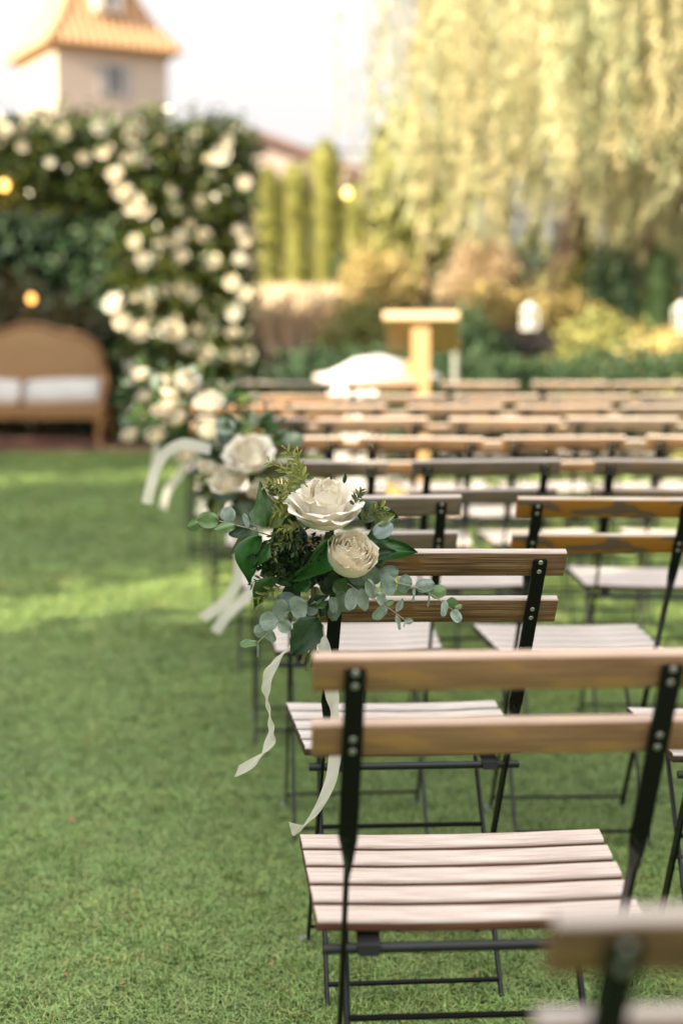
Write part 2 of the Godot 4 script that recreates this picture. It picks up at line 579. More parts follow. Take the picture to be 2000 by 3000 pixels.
func hero_bouquet(at: Vector3) -> Node3D:
	var b := thing("rose_bouquet", "sharp bouquet of two white roses and eucalyptus tied to the dark brown chair", "bouquet", at, 0.0, "bouquets tied to the aisle chairs")
	rose(b, sk(775, 488, 0.012), Vector3(0.1, 1.0, 0.36), 0.0565, 1.0, OPEN_ROSE, M.petal_in, M.petal, 3, 0.5)
	rose(b, sk(890, 700, 0.028), Vector3(0.3, 0.78, 0.62), 0.0445, 0.75, TIGHT_ROSE, M.petal_cream, M.petal_cream, 5, 0.2)
	var eu := [M.euca_a, M.euca_b, M.euca_c]
	leafy(b, "eucalyptus_sprig", [[520, 560, 0.0], [390, 510, 0.01], [250, 470, 0.02], [140, 480, 0.022]], 0.0011, M.stem_pale,
		[[172, 478, 88, 502, 66, 0.024, 0.3, 0.2, 2], [256, 468, 146, 462, 84, 0.022, -0.2, 0.3, 2], [282, 480, 318, 405, 78, 0.014, 0.2, -0.2, 1], [340, 488, 232, 508, 58, 0.026, 0.1, 0.8, 2], [400, 510, 372, 440, 34, 0.012, 0.8, 0.1, 1], [405, 520, 300, 545, 66, 0.004, 0.1, 0.4, 0]], "round", eu)
	leafy(b, "eucalyptus_sprig", [[760, 860, 0.0], [690, 890, 0.018], [600, 930, 0.03], [545, 985, 0.032], [490, 1045, 0.03], [445, 1090, 0.028]], 0.0011, M.stem_pale,
		[[640, 905, 545, 850, 92, 0.02, -0.2, 0.3, 0], [612, 918, 700, 880, 118, 0.034, 0.15, 0.1, 1], [690, 900, 748, 932, 80, 0.02, -0.6, 0.0, 1], [606, 925, 520, 915, 106, 0.024, -0.2, -0.3, 1], [552, 975, 454, 985, 100, 0.03, 0.2, 0.2, 1], [556, 972, 618, 1020, 72, 0.036, 0.2, -0.3, 1], [505, 1020, 425, 1040, 80, 0.03, 0.1, -0.2, 1], [508, 1018, 522, 1088, 66, 0.034, -0.4, 0.2, 1], [446, 1090, 352, 1100, 52, 0.03, 0.0, 0.75, 2], [448, 1092, 452, 1170, 14, 0.03, 0.9, 0.0, 1]], "round", eu)
	leafy(b, "eucalyptus_sprig", [[960, 740, 0.02], [1060, 765, 0.034], [1150, 775, 0.04], [1240, 795, 0.042], [1340, 845, 0.04], [1440, 925, 0.036]], 0.0009, M.stem_pale,
		[[1010, 790, 1035, 690, 96, 0.03, 0.2, 0.1, 0], [1060, 750, 1160, 718, 76, 0.022, 0.0, 0.3, 0], [1145, 775, 1062, 792, 96, 0.044, -0.1, 0.2, 0], [1150, 778, 1228, 788, 96, 0.04, 0.2, 0.0, 0], [1238, 795, 1336, 775, 72, 0.04, 0.1, 0.5, 0], [1236, 800, 1234, 862, 22, 0.046, 0.8, 0.0, 0], [1312, 830, 1396, 810, 72, 0.036, -0.1, 0.1, 2], [1308, 815, 1298, 895, 12, 0.046, 0.9, 0.1, 1], [1392, 860, 1380, 938, 38, 0.044, 0.3, 0.0, 1], [1402, 895, 1440, 858, 52, 0.034, -0.2, 0.2, 2], [1425, 912, 1462, 972, 54, 0.042, 0.1, -0.1, 1], [1440, 912, 1478, 892, 26, 0.034, 0.0, 0.5, 2]], "round", eu)
	leafy(b, "eucalyptus_sprig", [[900, 790, 0.02], [980, 835, 0.036], [1060, 870, 0.042], [1140, 925, 0.044], [1195, 968, 0.044]], 0.0009, M.stem_pink,
		[[900, 700, 990, 795, 92, 0.018, 0.0, 0.2, 0], [930, 800, 908, 915, 70, 0.036, -0.2, 0.1, 1], [965, 800, 985, 918, 62, 0.042, 0.2, 0.1, 1], [1035, 850, 1000, 748, 56, 0.046, -0.4, 0.1, 1], [1090, 885, 1045, 822, 62, 0.04, 0.1, 0.3, 1], [1090, 885, 1030, 955, 62, 0.05, 0.2, 0.1, 1], [1092, 886, 1130, 868, 30, 0.044, 0.0, 0.6, 2], [1140, 920, 1172, 848, 36, 0.046, 0.5, 0.0, 1], [1142, 928, 1158, 1008, 24, 0.05, 0.7, 0.0, 1], [1188, 968, 1230, 962, 34, 0.046, 0.0, 0.3, 1], [860, 830, 905, 950, 70, 0.02, 0.2, 0.0, 0], [820, 850, 835, 935, 48, 0.03, 0.4, 0.0, 0], [850, 900, 820, 1000, 70, 0.012, 0.1, 0.1, 0], [1190, 965, 1184, 992, 12, 0.046, 0.5, 0.1, 1]], "round", eu)
	# ivy and broad glossy leaves, each with its own place
	for l in [
		["ivy", 488, 500, 464, 272, 168, 0.02, 0.2, 0.1, M.ivy_a], ["ivy", 440, 520, 300, 655, 150, -0.004, -0.2, 0.3, M.ivy_pale], ["ivy", 420, 600, 355, 715, 110, -0.012, 0.2, 0.3, M.ivy_pale],
		["ovate", 300, 545, 398, 510, 66, 0.012, 0.2, 0.4, M.leaf_dark], ["ovate", 470, 540, 385, 775, 150, 0.036, -0.5, 0.25, M.leaf_deep], ["ovate", 508, 560, 430, 700, 62, 0.05, 0.9, 0.2, M.leaf_deep], ["ovate", 455, 545, 360, 660, 90, 0.03, 0.4, 0.5, M.leaf_deep],
		["ovate", 520, 500, 572, 345, 78, 0.03, 0.6, 0.2, M.leaf_olive], ["ovate", 560, 760, 404, 918, 96, 0.024, -0.2, 0.6, M.leaf_mid], ["ovate", 806, 545, 640, 775, 128, 0.04, 0.7, 0.1, M.leaf_deep], ["ovate", 790, 520, 818, 600, 60, 0.03, 0.5, 0.2, M.leaf_mid],
		["toothed", 755, 950, 618, 1138, 160, 0.042, -0.1, 0.2, M.leaf_dark], ["ivy", 985, 620, 1266, 640, 220, -0.012, 0.1, 0.4, M.leaf_deep], ["ovate", 1000, 640, 1150, 635, 90, 0.004, 0.0, 0.3, M.leaf_dark], ["ovate", 960, 480, 1060, 390, 120, -0.02, 0.0, 0.3, M.leaf_dark],
		["ovate", 1010, 470, 1165, 470, 120, -0.022, 0.2, 0.3, M.leaf_dark], ["round", 1030, 545, 1132, 492, 84, 0.016, 0.1, 0.2, M.euca_blue], ["ovate", 1040, 500, 1140, 440, 70, 0.004, 0.0, 0.5, M.leaf_olive], ["ovate", 860, 470, 960, 430, 110, 0.0, -0.1, 0.6, M.leaf_dark],
		["lance", 945, 410, 970, 330, 28, -0.01, 0.3, 0.1, M.leaf_mid], ["lance", 880, 300, 890, 242, 22, -0.016, 0.2, 0.1, M.leaf_dark], ["ovate", 700, 900, 805, 850, 60, 0.024, 0.0, 0.5, M.leaf_dark], ["ovate", 760, 880, 700, 985, 110, 0.014, 0.3, 0.2, M.leaf_dark], ["lance", 740, 905, 800, 880, 50, 0.03, 0.1, 0.6, M.leaf_mid],
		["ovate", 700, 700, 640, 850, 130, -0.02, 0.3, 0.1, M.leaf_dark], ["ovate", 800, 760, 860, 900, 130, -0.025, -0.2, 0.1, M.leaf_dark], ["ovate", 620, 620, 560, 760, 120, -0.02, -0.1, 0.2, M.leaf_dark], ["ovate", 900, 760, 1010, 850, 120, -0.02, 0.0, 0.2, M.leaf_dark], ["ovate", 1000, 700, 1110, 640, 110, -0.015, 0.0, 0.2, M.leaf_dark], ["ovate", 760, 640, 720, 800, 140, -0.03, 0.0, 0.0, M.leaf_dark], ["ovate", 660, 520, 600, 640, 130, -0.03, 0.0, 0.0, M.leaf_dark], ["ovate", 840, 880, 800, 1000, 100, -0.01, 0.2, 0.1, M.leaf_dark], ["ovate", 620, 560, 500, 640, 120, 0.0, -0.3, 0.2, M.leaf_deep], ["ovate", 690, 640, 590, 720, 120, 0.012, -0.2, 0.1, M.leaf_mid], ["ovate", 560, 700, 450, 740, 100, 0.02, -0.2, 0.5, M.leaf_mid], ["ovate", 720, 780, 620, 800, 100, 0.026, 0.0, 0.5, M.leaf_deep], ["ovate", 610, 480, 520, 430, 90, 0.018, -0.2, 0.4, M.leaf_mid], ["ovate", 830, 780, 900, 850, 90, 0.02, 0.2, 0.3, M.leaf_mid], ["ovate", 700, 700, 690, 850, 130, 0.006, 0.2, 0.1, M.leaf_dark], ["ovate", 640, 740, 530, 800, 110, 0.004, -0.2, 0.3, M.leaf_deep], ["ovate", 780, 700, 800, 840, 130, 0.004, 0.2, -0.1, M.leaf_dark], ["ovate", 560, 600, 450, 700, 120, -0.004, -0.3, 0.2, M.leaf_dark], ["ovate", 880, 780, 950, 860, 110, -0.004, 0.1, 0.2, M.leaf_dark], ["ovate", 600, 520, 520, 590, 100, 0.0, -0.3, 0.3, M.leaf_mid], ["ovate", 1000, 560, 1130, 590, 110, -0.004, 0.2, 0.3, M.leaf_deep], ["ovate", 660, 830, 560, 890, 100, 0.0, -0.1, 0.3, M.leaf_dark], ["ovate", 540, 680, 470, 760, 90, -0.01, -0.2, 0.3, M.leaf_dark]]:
		put_leaf(b, "leaf", L[l[0] + str(1 + int(l[1]) % 3)], l[9], sk(l[1], l[2], l[6]), sk(l[3], l[4], l[6] + (0.012 if l[6] > 0.03 else -0.004)), Vector3(l[7], l[8], 1.0), l[5] * U)
	# feathery sprigs: olive ones above, small-leaved ones, many darkened as shade, filling the middle
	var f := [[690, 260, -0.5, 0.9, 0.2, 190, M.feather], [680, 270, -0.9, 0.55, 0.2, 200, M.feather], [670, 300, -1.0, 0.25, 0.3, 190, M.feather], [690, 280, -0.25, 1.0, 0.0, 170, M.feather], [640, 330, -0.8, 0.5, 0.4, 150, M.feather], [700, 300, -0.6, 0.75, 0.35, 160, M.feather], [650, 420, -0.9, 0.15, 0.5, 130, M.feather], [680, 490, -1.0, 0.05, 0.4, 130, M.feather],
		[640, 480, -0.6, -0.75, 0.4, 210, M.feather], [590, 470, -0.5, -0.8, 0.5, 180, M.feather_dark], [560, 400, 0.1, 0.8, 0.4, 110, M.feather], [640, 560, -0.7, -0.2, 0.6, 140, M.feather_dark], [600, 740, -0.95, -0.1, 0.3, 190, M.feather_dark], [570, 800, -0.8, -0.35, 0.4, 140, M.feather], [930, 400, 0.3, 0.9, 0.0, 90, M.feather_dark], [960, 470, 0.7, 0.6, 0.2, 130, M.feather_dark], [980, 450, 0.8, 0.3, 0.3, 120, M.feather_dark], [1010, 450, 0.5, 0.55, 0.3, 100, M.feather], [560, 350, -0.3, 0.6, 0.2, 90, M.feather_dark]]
	for i in f.size():
		var a = f[i]
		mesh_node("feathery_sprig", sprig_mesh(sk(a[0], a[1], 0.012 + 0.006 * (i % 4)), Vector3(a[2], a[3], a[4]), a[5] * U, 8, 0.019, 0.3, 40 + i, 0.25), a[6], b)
	for i in 44:
		var ang := i * 2.4
		var rad := sqrt(float(i) / 44.0)
		var p := sk(655 + cos(ang) * 135 * rad, 660 + sin(ang) * 165 * rad, 0.004)
		mesh_node("boxwood_sprig", sprig_mesh(p, Vector3(cos(ang) * 0.7, sin(ang) * 0.5 + 0.1, 0.9), 0.03 + 0.02 * rng.randf(), 6, 0.015, 0.42, 90 + i, 0.1), M.box_shaded if i % 3 else M.box_mid, b)
	# stems bound below the heads
	for s in [[0, 700, 0.008], [30, 690, 0.012], [-24, 668, 0.01], [14, 722, 0.004], [-8, 735, 0.0]]:
		var st := begin()
		tube(st, [sk(735 + s[0] * 0.4, 820, s[2]), sk(738 + s[0] * 0.5, 1040, s[2]), sk(s[1], 1225 + s[0] * 0.7, s[2] + 0.004)], [0.0034, 0.0034, 0.003], 7)
		build("stem", st, M.stem_green, b)
	var st2 := begin()
	lathe(st2, [Vector2(0.0, -0.012), Vector2(0.0115, -0.012), Vector2(0.0125, 0.0), Vector2(0.0115, 0.012), Vector2(0.0, 0.012)], 14, sk(742, 1055, 0.005))
	build("binding", st2, M.ribbon, b)
	# two ribbon tails
	var s2 := func(x: float, y: float, z: float) -> Vector3: return Vector3((x - 873.0) * 0.000525, (1594.0 - y) * 0.000525, z)
	ribbon(b, [s2.call(920, 1855, 0.012), s2.call(868, 1870, 0.03), s2.call(821, 1911, 0.034), s2.call(793, 1953, 0.034), s2.call(779, 2010, 0.03), s2.call(783, 2055, 0.028), s2.call(792, 2100, 0.03), s2.call(794, 2141, 0.032), s2.call(785, 2185, 0.034), s2.call(754, 2222, 0.034), s2.call(692, 2258, 0.03)],
		[Vector3(0.004, 0.008, 0.0), Vector3(0.004, 0.0085, 0.002), Vector3(0.0075, 0.006, 0.003), Vector3(0.008, 0.003, 0.004), Vector3(0.005, 0.0, 0.008), Vector3(0.0025, 0.0, 0.009), Vector3(0.003, -0.001, 0.009), Vector3(0.0045, 0.0, 0.008), Vector3(0.0075, 0.004, 0.004), Vector3(0.004, 0.0085, 0.0), Vector3(0.0035, 0.009, 0.001)], M.ribbon)
	ribbon(b, [s2.call(938, 1850, 0.014), s2.call(948, 1885, 0.026), s2.call(960, 1960, 0.02), s2.call(972, 2040, 0.016), s2.call(980, 2110, 0.014), s2.call(982, 2200, 0.014), s2.call(968, 2290, 0.016), s2.call(938, 2365, 0.016), s2.call(900, 2425, 0.014), s2.call(868, 2450, 0.012), s2.call(846, 2440, 0.01)],
		[Vector3(0.006, -0.002, 0.004), Vector3(0.0085, -0.002, 0.002), Vector3(0.0085, -0.002, 0.003), Vector3(0.0085, 0.0, 0.002), Vector3(0.005, 0.0, 0.0075), Vector3(0.007, 0.0, 0.006), Vector3(0.0085, 0.0035, 0.002), Vector3(0.0085, 0.005, 0.001), Vector3(0.007, 0.006, 0.002), Vector3(0.003, 0.008, 0.003), Vector3(-0.001, 0.0085, 0.003)], M.ribbon)
	return b

# the other bouquets along the aisle: heads = [x, y, z, radius, kind]
func far_bouquet(label: String, at: Vector3, seed_: int, wide: float, high: float, heads: Array, tails: Array, n_leaf: int) -> Node3D:
	var b := thing("rose_bouquet", label, "bouquet", at, 0.0, "bouquets tied to the aisle chairs")
	var g := RandomNumberGenerator.new()
	g.seed = seed_
	for i in heads.size():
		var h = heads[i]
		rose(b, Vector3(h[0], h[1], h[2]), Vector3(g.randf_range(-0.3, 0.3), 0.8, g.randf_range(0.3, 0.7)), h[3], 0.8, OPEN_ROSE if h[4] == 0 else SMALL_ROSE, M.petal_in, M.petal if h[4] == 0 else M.petal_cream, seed_ + i, g.randf() * 6.0)
	var kinds := [["round", M.euca_a], ["round", M.euca_b], ["ovate", M.leaf_deep], ["ovate", M.leaf_dark], ["ovate", M.leaf_mid], ["ovate", M.leaf_mid], ["ivy", M.ivy_a], ["ovate", M.leaf_olive], ["lance", M.leaf_olive]]
	for i in n_leaf:
		var a := g.randf() * TAU
		var r := 0.35 + 0.65 * sqrt(g.randf())
		var p := Vector3(cos(a) * wide * r, sin(a) * high * r, g.randf_range(-0.03, 0.06))
		var k = kinds[g.randi() % kinds.size()]
		var s := g.randf_range(0.028, 0.055) * (1.5 if k[0] == "ivy" else 1.0)
		var d := (Vector3(cos(a), sin(a) - 0.2, g.randf_range(-0.3, 0.5)) + Vector3(g.randfn(), g.randfn(), g.randfn()) * 0.4).normalized()
		put_leaf(b, "leaf", L[k[0] + str(1 + i % 3)], k[1], p, p + d * s * 1.2, Vector3(g.randfn() * 0.5, g.randfn() * 0.5, 1.0), s * (0.95 if k[0] == "round" else 0.5))
	for i in 26:
		var a := g.randf() * TAU
		var p := Vector3(cos(a) * wide, sin(a) * high, 0.0) * g.randf_range(0.1, 0.7)
		mesh_node("boxwood_sprig", sprig_mesh(p, Vector3(cos(a), sin(a) + 0.1, g.randf_range(0.0, 0.8)), g.randf_range(0.05, 0.11), 7, 0.022, 0.4, seed_ * 50 + i, 0.2), [M.box_shaded, M.box_mid, M.feather][i % 3], b)
	for s in 4:
		var st := begin()
		tube(st, [Vector3(0.01 * s, -0.02, 0), Vector3(0.006 * s, -high - 0.02, 0.004), Vector3(0.01 * s - 0.02, -high - 0.1, 0.01)], [0.0034, 0.003], 6)
		build("stem", st, M.stem_green, b)
	for t in tails:
		var sides: Array = []
		for i in t.size():
			var d: Vector3 = ((t[mini(i + 1, t.size() - 1)] as Vector3) - (t[maxi(i - 1, 0)] as Vector3)).normalized()
			sides.append(d.cross(Vector3(0.3 * sin(i * 1.7), 0.1, 1.0)).normalized() * 0.012)
		ribbon(b, t, sides, M.ribbon)
	return b

# ---------------------------------------------------------------- folding chairs
const RAKE := 0.518   # forward run of the long leg per metre of height
func long_at(h: float) -> float: return -0.19 + RAKE * h
func short_at(h: float) -> float: return 0.11 - 0.755 * h

func make_chair(back: Material, seat: Material, screws: bool, twist := 0.2) -> Node3D:
	var c := thing("folding_chair", "", "chair")
	var dn := Vector3(0, -0.888, -0.46)
	var nb := Vector3(0, -0.46, 0.888)
	for s in [-1.0, 1.0]:
		# post: flat behind the slats, twisted on edge below them, on down to the front foot
		var top := Vector3(0.161 * s, 0.83, 0.24)
		var pts: Array = []
		var ws: Array = []
		var fs: Array = []
		for d in [0.010, 0.012, 0.08, 0.15, twist, twist + 0.03, twist + 0.06, twist + 0.09, 0.4, 0.6, 0.78, 0.92]:
			var k := smoothstep(twist, twist + 0.09, d) * PI * 0.5
			var x := Vector3(cos(k), 0, 0) + nb * sin(k)
			var f := nb * cos(k) - Vector3(sin(k), 0, 0)
			var e := 0.6 if d == 0.010 else 1.0
			pts.append(top + dn * d + Vector3(0.004 * s * d, 0, 0))
			ws.append(x * 0.0108 * (0.93 if d == 0.010 else 1.0)); fs.append(f * 0.0026 * e)
		var st := begin()
		strap(st, pts, ws, fs)
		var post := build("post", st, M.iron, c)
		for d in ([0.0135, 0.0315, 0.1085, 0.1265] if screws else []):
			var sc := begin()
			var p: Vector3 = top + dn * d + nb * 0.0026
			smooth(sc, true)
			var prof := [Vector2(0.0, 0.0006), Vector2(0.0012, 0.0006), Vector2(0.0016, 0.0016), Vector2(0.0034, 0.0014), Vector2(0.0042, 0.0002), Vector2(0.0042, -0.0008)]
			lathe(sc, prof, 12)
			var o := build("screw", sc, M.screw, post)
			o.transform = Transform3D(Basis(Vector3(1, 0, 0), nb, Vector3(1, 0, 0).cross(nb)), p)
		# foot disc that keeps the leg from sinking into the turf
		var fd := begin()
		lathe(fd, [Vector2(0, 0.004), Vector2(0.010, 0.004), Vector2(0.015, 0.001), Vector2(0.015, -0.003)], 12, Vector3(0.163 * s + 0.007 * s, 0.008, -0.188))
		build("foot_disc", fd, M.disc, c)
		# short leg: round rod from the seat front to the rear foot
		var rd := begin()
		tube(rd, [Vector3(0.150 * s, 0.437, short_at(0.437)), Vector3(0.154 * s, 0.02, short_at(0.02)), Vector3(0.155 * s, 0.0, 0.112)], [0.0045, 0.0045, 0.004], 8)
		build("leg", rd, M.iron_worn, c)
		var pv := begin()
		tube(pv, [Vector3(0.146 * s, 0.236, -0.068), Vector3(0.170 * s, 0.236, -0.068)], [0.0035], 8)
		build("pivot_bolt", pv, M.iron_worn, c)
		var br := begin()
		strap(br, [Vector3(0.133 * s, 0.432, -0.28), Vector3(0.133 * s, 0.432, 0.012), Vector3(0.133 * s, 0.427, 0.04), Vector3(0.133 * s, 0.415, 0.042)], [Vector3(0.012, 0, 0), Vector3(0.014, 0, 0), Vector3(0.014, 0, 0), Vector3(0.012, 0, 0)], [Vector3(0, 0.0015, 0), Vector3(0, 0.0015, 0), Vector3(0, 0.0012, 0.001), Vector3(0, 0.0, 0.0015)])
		build("seat_bracket", br, M.iron_worn, c)
	for k in 2:
		var st := begin()
		var p := Vector3(0, 0.83, 0.24) + dn * (0.0225 + 0.095 * k) - nb * 0.0106
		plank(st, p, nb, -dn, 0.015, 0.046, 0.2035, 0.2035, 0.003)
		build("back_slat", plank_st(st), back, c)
	for k in 5:
		var st := begin()
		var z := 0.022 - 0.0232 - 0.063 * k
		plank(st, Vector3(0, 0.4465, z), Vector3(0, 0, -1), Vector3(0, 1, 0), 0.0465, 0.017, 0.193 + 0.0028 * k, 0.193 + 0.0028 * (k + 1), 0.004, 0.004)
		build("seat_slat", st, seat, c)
	var cb := begin()
	tube(cb, [Vector3(-0.186, 0.42, 0.03), Vector3(0.186, 0.42, 0.03)], [0.0068], 10)
	build("crossbar", cb, M.iron_worn, c)
	for h in [0.267, 0.042]:
		var st := begin()
		tube(st, [Vector3(-0.153, h, short_at(h)), Vector3(0.153, h, short_at(h))], [0.0046], 8)
		build("stretcher", st, M.iron, c)
	var lw := begin()
	tube(lw, [Vector3(-0.163, 0.04, long_at(0.04)), Vector3(0.163, 0.04, long_at(0.04))], [0.004], 8)
	build("stretcher", lw, M.iron, c)
	return c

func plank_st(st: SurfaceTool) -> SurfaceTool:
	return st

# x, z of the middle of the back's upper edge
func set_chair(c: Node3D, x: float, z: float, yaw: float, roll := 0.0, big := 1.0, wide := 1.0) -> void:
	var b := Basis(Vector3.UP, deg_to_rad(yaw)) * Basis(Vector3(0, 0, 1), deg_to_rad(roll))
	c.transform = Transform3D(b.scaled_local(Vector3(big * wide, big, big)), Vector3(x, 0, z) - b * Vector3(0, 0, 0.24))

# ---------------------------------------------------------------- plants
func jitter_leaves(n: int, sample: Callable, size: float, lo: float, hi: float, warm := 0.12) -> Array:
	var where: Array = []
	var tints: Array = []
	for i in n:
		var p: Vector3 = sample.call(i)
		where.append(Transform3D(rand_basis(size * rng.randf_range(0.7, 1.35)), p))
		tints.append(tint(lo, hi, warm))
	return [where, tints]

func lumpy(n: FastNoiseLite, d: Vector3, amount: float) -> float:
	return 1.0 + n.get_noise_3d(d.x * 60.0, d.y * 60.0, d.z * 60.0) * amount

# bush or tree crown: leaf clumps through an uneven ellipsoid
func crown(called: String, parent: Node, c: Vector3, r: Vector3, n: int, mesh: Mesh, m: Material, size: float, seed_: int, lo := 0.7, hi := 1.3, rough := 0.5, inner := 0.45, warm := 0.12) -> MultiMeshInstance3D:
	var ns := noise(0.02, seed_, 3)
	var ns2 := noise(0.05, seed_ + 1, 2)
	var got := jitter_leaves(n, func(_i: int) -> Vector3:
		for _t in 20:
			var d := Vector3(rng.randfn(), rng.randfn(), rng.randfn()).normalized()
			var k := lerpf(inner, 1.0, pow(rng.randf(), 0.5)) * lumpy(ns, d, rough)
			var p := d * k
			if ns2.get_noise_3d(p.x * 40.0, p.y * 40.0, p.z * 40.0) > -0.16 + 0.3 * (k - 0.7):
				var q := c + p * r
				return q if q.y > 0.03 else Vector3(q.x, 0.03 + rng.randf() * 0.2, q.z)
		return c, size, lo, hi, warm)
	return scatter(called, mesh, m, got[0], got[1], parent)

func bush(called: String, label: String, category: String, c: Vector3, r: Vector3, n: int, m: Material, size: float, seed_: int, group := "", lo := 0.7, hi := 1.3) -> Node3D:
	var t := thing(called, label, category, Vector3(c.x, 0, c.z), 0.0, group)
	crown("foliage", t, Vector3(0, c.y, 0), r, n, L.clump, m, size, seed_, lo, hi)
	for k in 5:
		var st := begin()
		var a := k * 1.3
		tube(st, [Vector3(cos(a) * 0.05, 0, sin(a) * 0.05), Vector3(cos(a) * r.x * 0.25, c.y * 0.5, sin(a) * r.z * 0.25), Vector3(cos(a) * r.x * 0.5, c.y, sin(a) * r.z * 0.5)], [0.025, 0.018, 0.008], 6)
		build("stem", st, M.bark, t)
	return t

func hedge(called: String, label: String, c: Vector3, s: Vector3, n: int, m: Material, size: float, turn := 0.0, group := "", rounding := 0.1) -> Node3D:
	var t := thing(called, label, "hedge", Vector3(c.x, 0, c.z), turn, group)
	var ns := noise(0.03, n, 3)
	var got := jitter_leaves(n, func(_i: int) -> Vector3:
		var p := Vector3(rng.randf() - 0.5, rng.randf(), rng.randf() - 0.5)
		if rng.randf() < 0.75:
			match rng.randi() % 5:
				0, 1: p.z = 0.5
				2: p.y = 1.0
				3: p.x = 0.5 * (1.0 if rng.randf() < 0.5 else -1.0)
				_: p.z = -0.5 if rng.randf() < 0.4 else 0.5
		var q := p * s
		var w := ns.get_noise_3d(q.x * 40.0, q.y * 40.0, q.z * 40.0) * rounding * 2.0
		return q + Vector3(p.x * 2.0 * w, w, p.z * 2.0 * w) + Vector3(rng.randfn(), rng.randfn(), rng.randfn()) * 0.03, size, 0.7, 1.3)
	scatter("foliage", L.clump, m, got[0], got[1], t)
	for k in int(maxf(2.0, s.x / 0.5)):
		var st := begin()
		var x := (k + 0.5) / maxf(2.0, s.x / 0.5) * s.x - s.x * 0.5
		tube(st, [Vector3(x, 0, 0), Vector3(x + 0.05, s.y * 0.8, 0.03)], [0.03, 0.012], 6)
		build("stem", st, M.bark, t)
	return t

func column_tree(label: String, x: float, z: float, h: float, r: float, m: Material, seed_: int, group := "slim column cypresses behind the flower beds") -> Node3D:
	var t := thing("cypress_tree", label, "cypress", Vector3(x, 0, z), 0.0, group)
	var ns := noise(0.03, seed_, 3)
	var got := jitter_leaves(int(2600.0 * h * r), func(_i: int) -> Vector3:
		var v := rng.randf()
		var a := rng.randf() * TAU
		var k := r * minf(1.0, pow((1.0 - v) * 18.0, 0.6)) * sqrt(rng.randf_range(0.35, 1.0))
		k *= 1.0 + 0.16 * ns.get_noise_2d(a * 20.0, v * h * 60.0)
		return Vector3(cos(a) * k, 0.12 + v * (h - 0.15), sin(a) * k), 0.1, 0.75, 1.3, 0.08)
	scatter("crown", L.needles, m, got[0], got[1], t)
	# dense clipped twigs within, an uneven shaft
	var co := begin()
	smooth(co, true)
	var ring := func(i: int, k: int) -> Vector3:
		var v := i / 40.0
		var an := TAU * (k % 14) / 14.0
		var q := r * 0.86 * minf(1.0, pow((1.0 - v) * 18.0, 0.6)) * (1.0 + 0.12 * ns.get_noise_2d((k % 14) * 23.0, v * h * 70.0) + 0.05 * sin(i * 2.3 + k * 4.1))
		return Vector3(cos(an) * q, 0.1 + v * (h - 0.13), sin(an) * q)
	for i in 40:
		for k in 14:
			quad(co, ring.call(i, k), ring.call(i + 1, k), ring.call(i + 1, k + 1), ring.call(i, k + 1))
	build("twigs", co, m, t)
	var st := begin()
	tube(st, [Vector3(0, 0, 0), Vector3(0.02, h * 0.5, 0), Vector3(0, h * 0.92, 0)], [r * 0.3, r * 0.2, 0.01], 8)
	build("trunk", st, M.bark, t)
	return t

func tree(called: String, label: String, x: float, z: float, trunk_h: float, c: Vector3, r: Vector3, n: int, m: Material, size: float, seed_: int, group := "", trunk_r := 0.16) -> Node3D:
	var t := thing(called, label, "tree", Vector3(x, 0, z), 0.0, group)
	var st := begin()
	tube(st, [Vector3(0, -0.05, 0), Vector3(0.03, trunk_h * 0.5, 0.02), Vector3(-0.02, trunk_h, 0)], [trunk_r * 1.25, trunk_r, trunk_r * 0.8], 10)
	build("trunk", st, M.bark, t)
	for k in 6:
		var a := k * 1.047 + seed_
		var lm := begin()
		var e := c + Vector3(cos(a) * r.x * 0.6, r.y * (0.1 + 0.1 * (k % 3)), sin(a) * r.z * 0.6)
		var s := Vector3(-0.02, trunk_h * 0.97, 0)
		tube(lm, [s, s.lerp(e, 0.4) + Vector3(0, 0.3, 0), e], [trunk_r * 0.55, trunk_r * 0.35, 0.02], 7)
		build("limb", lm, M.bark, t)
	crown("crown", t, c, r, n, L.clump, m, size, seed_, 0.7, 1.3, 0.5, 0.2)
	return t

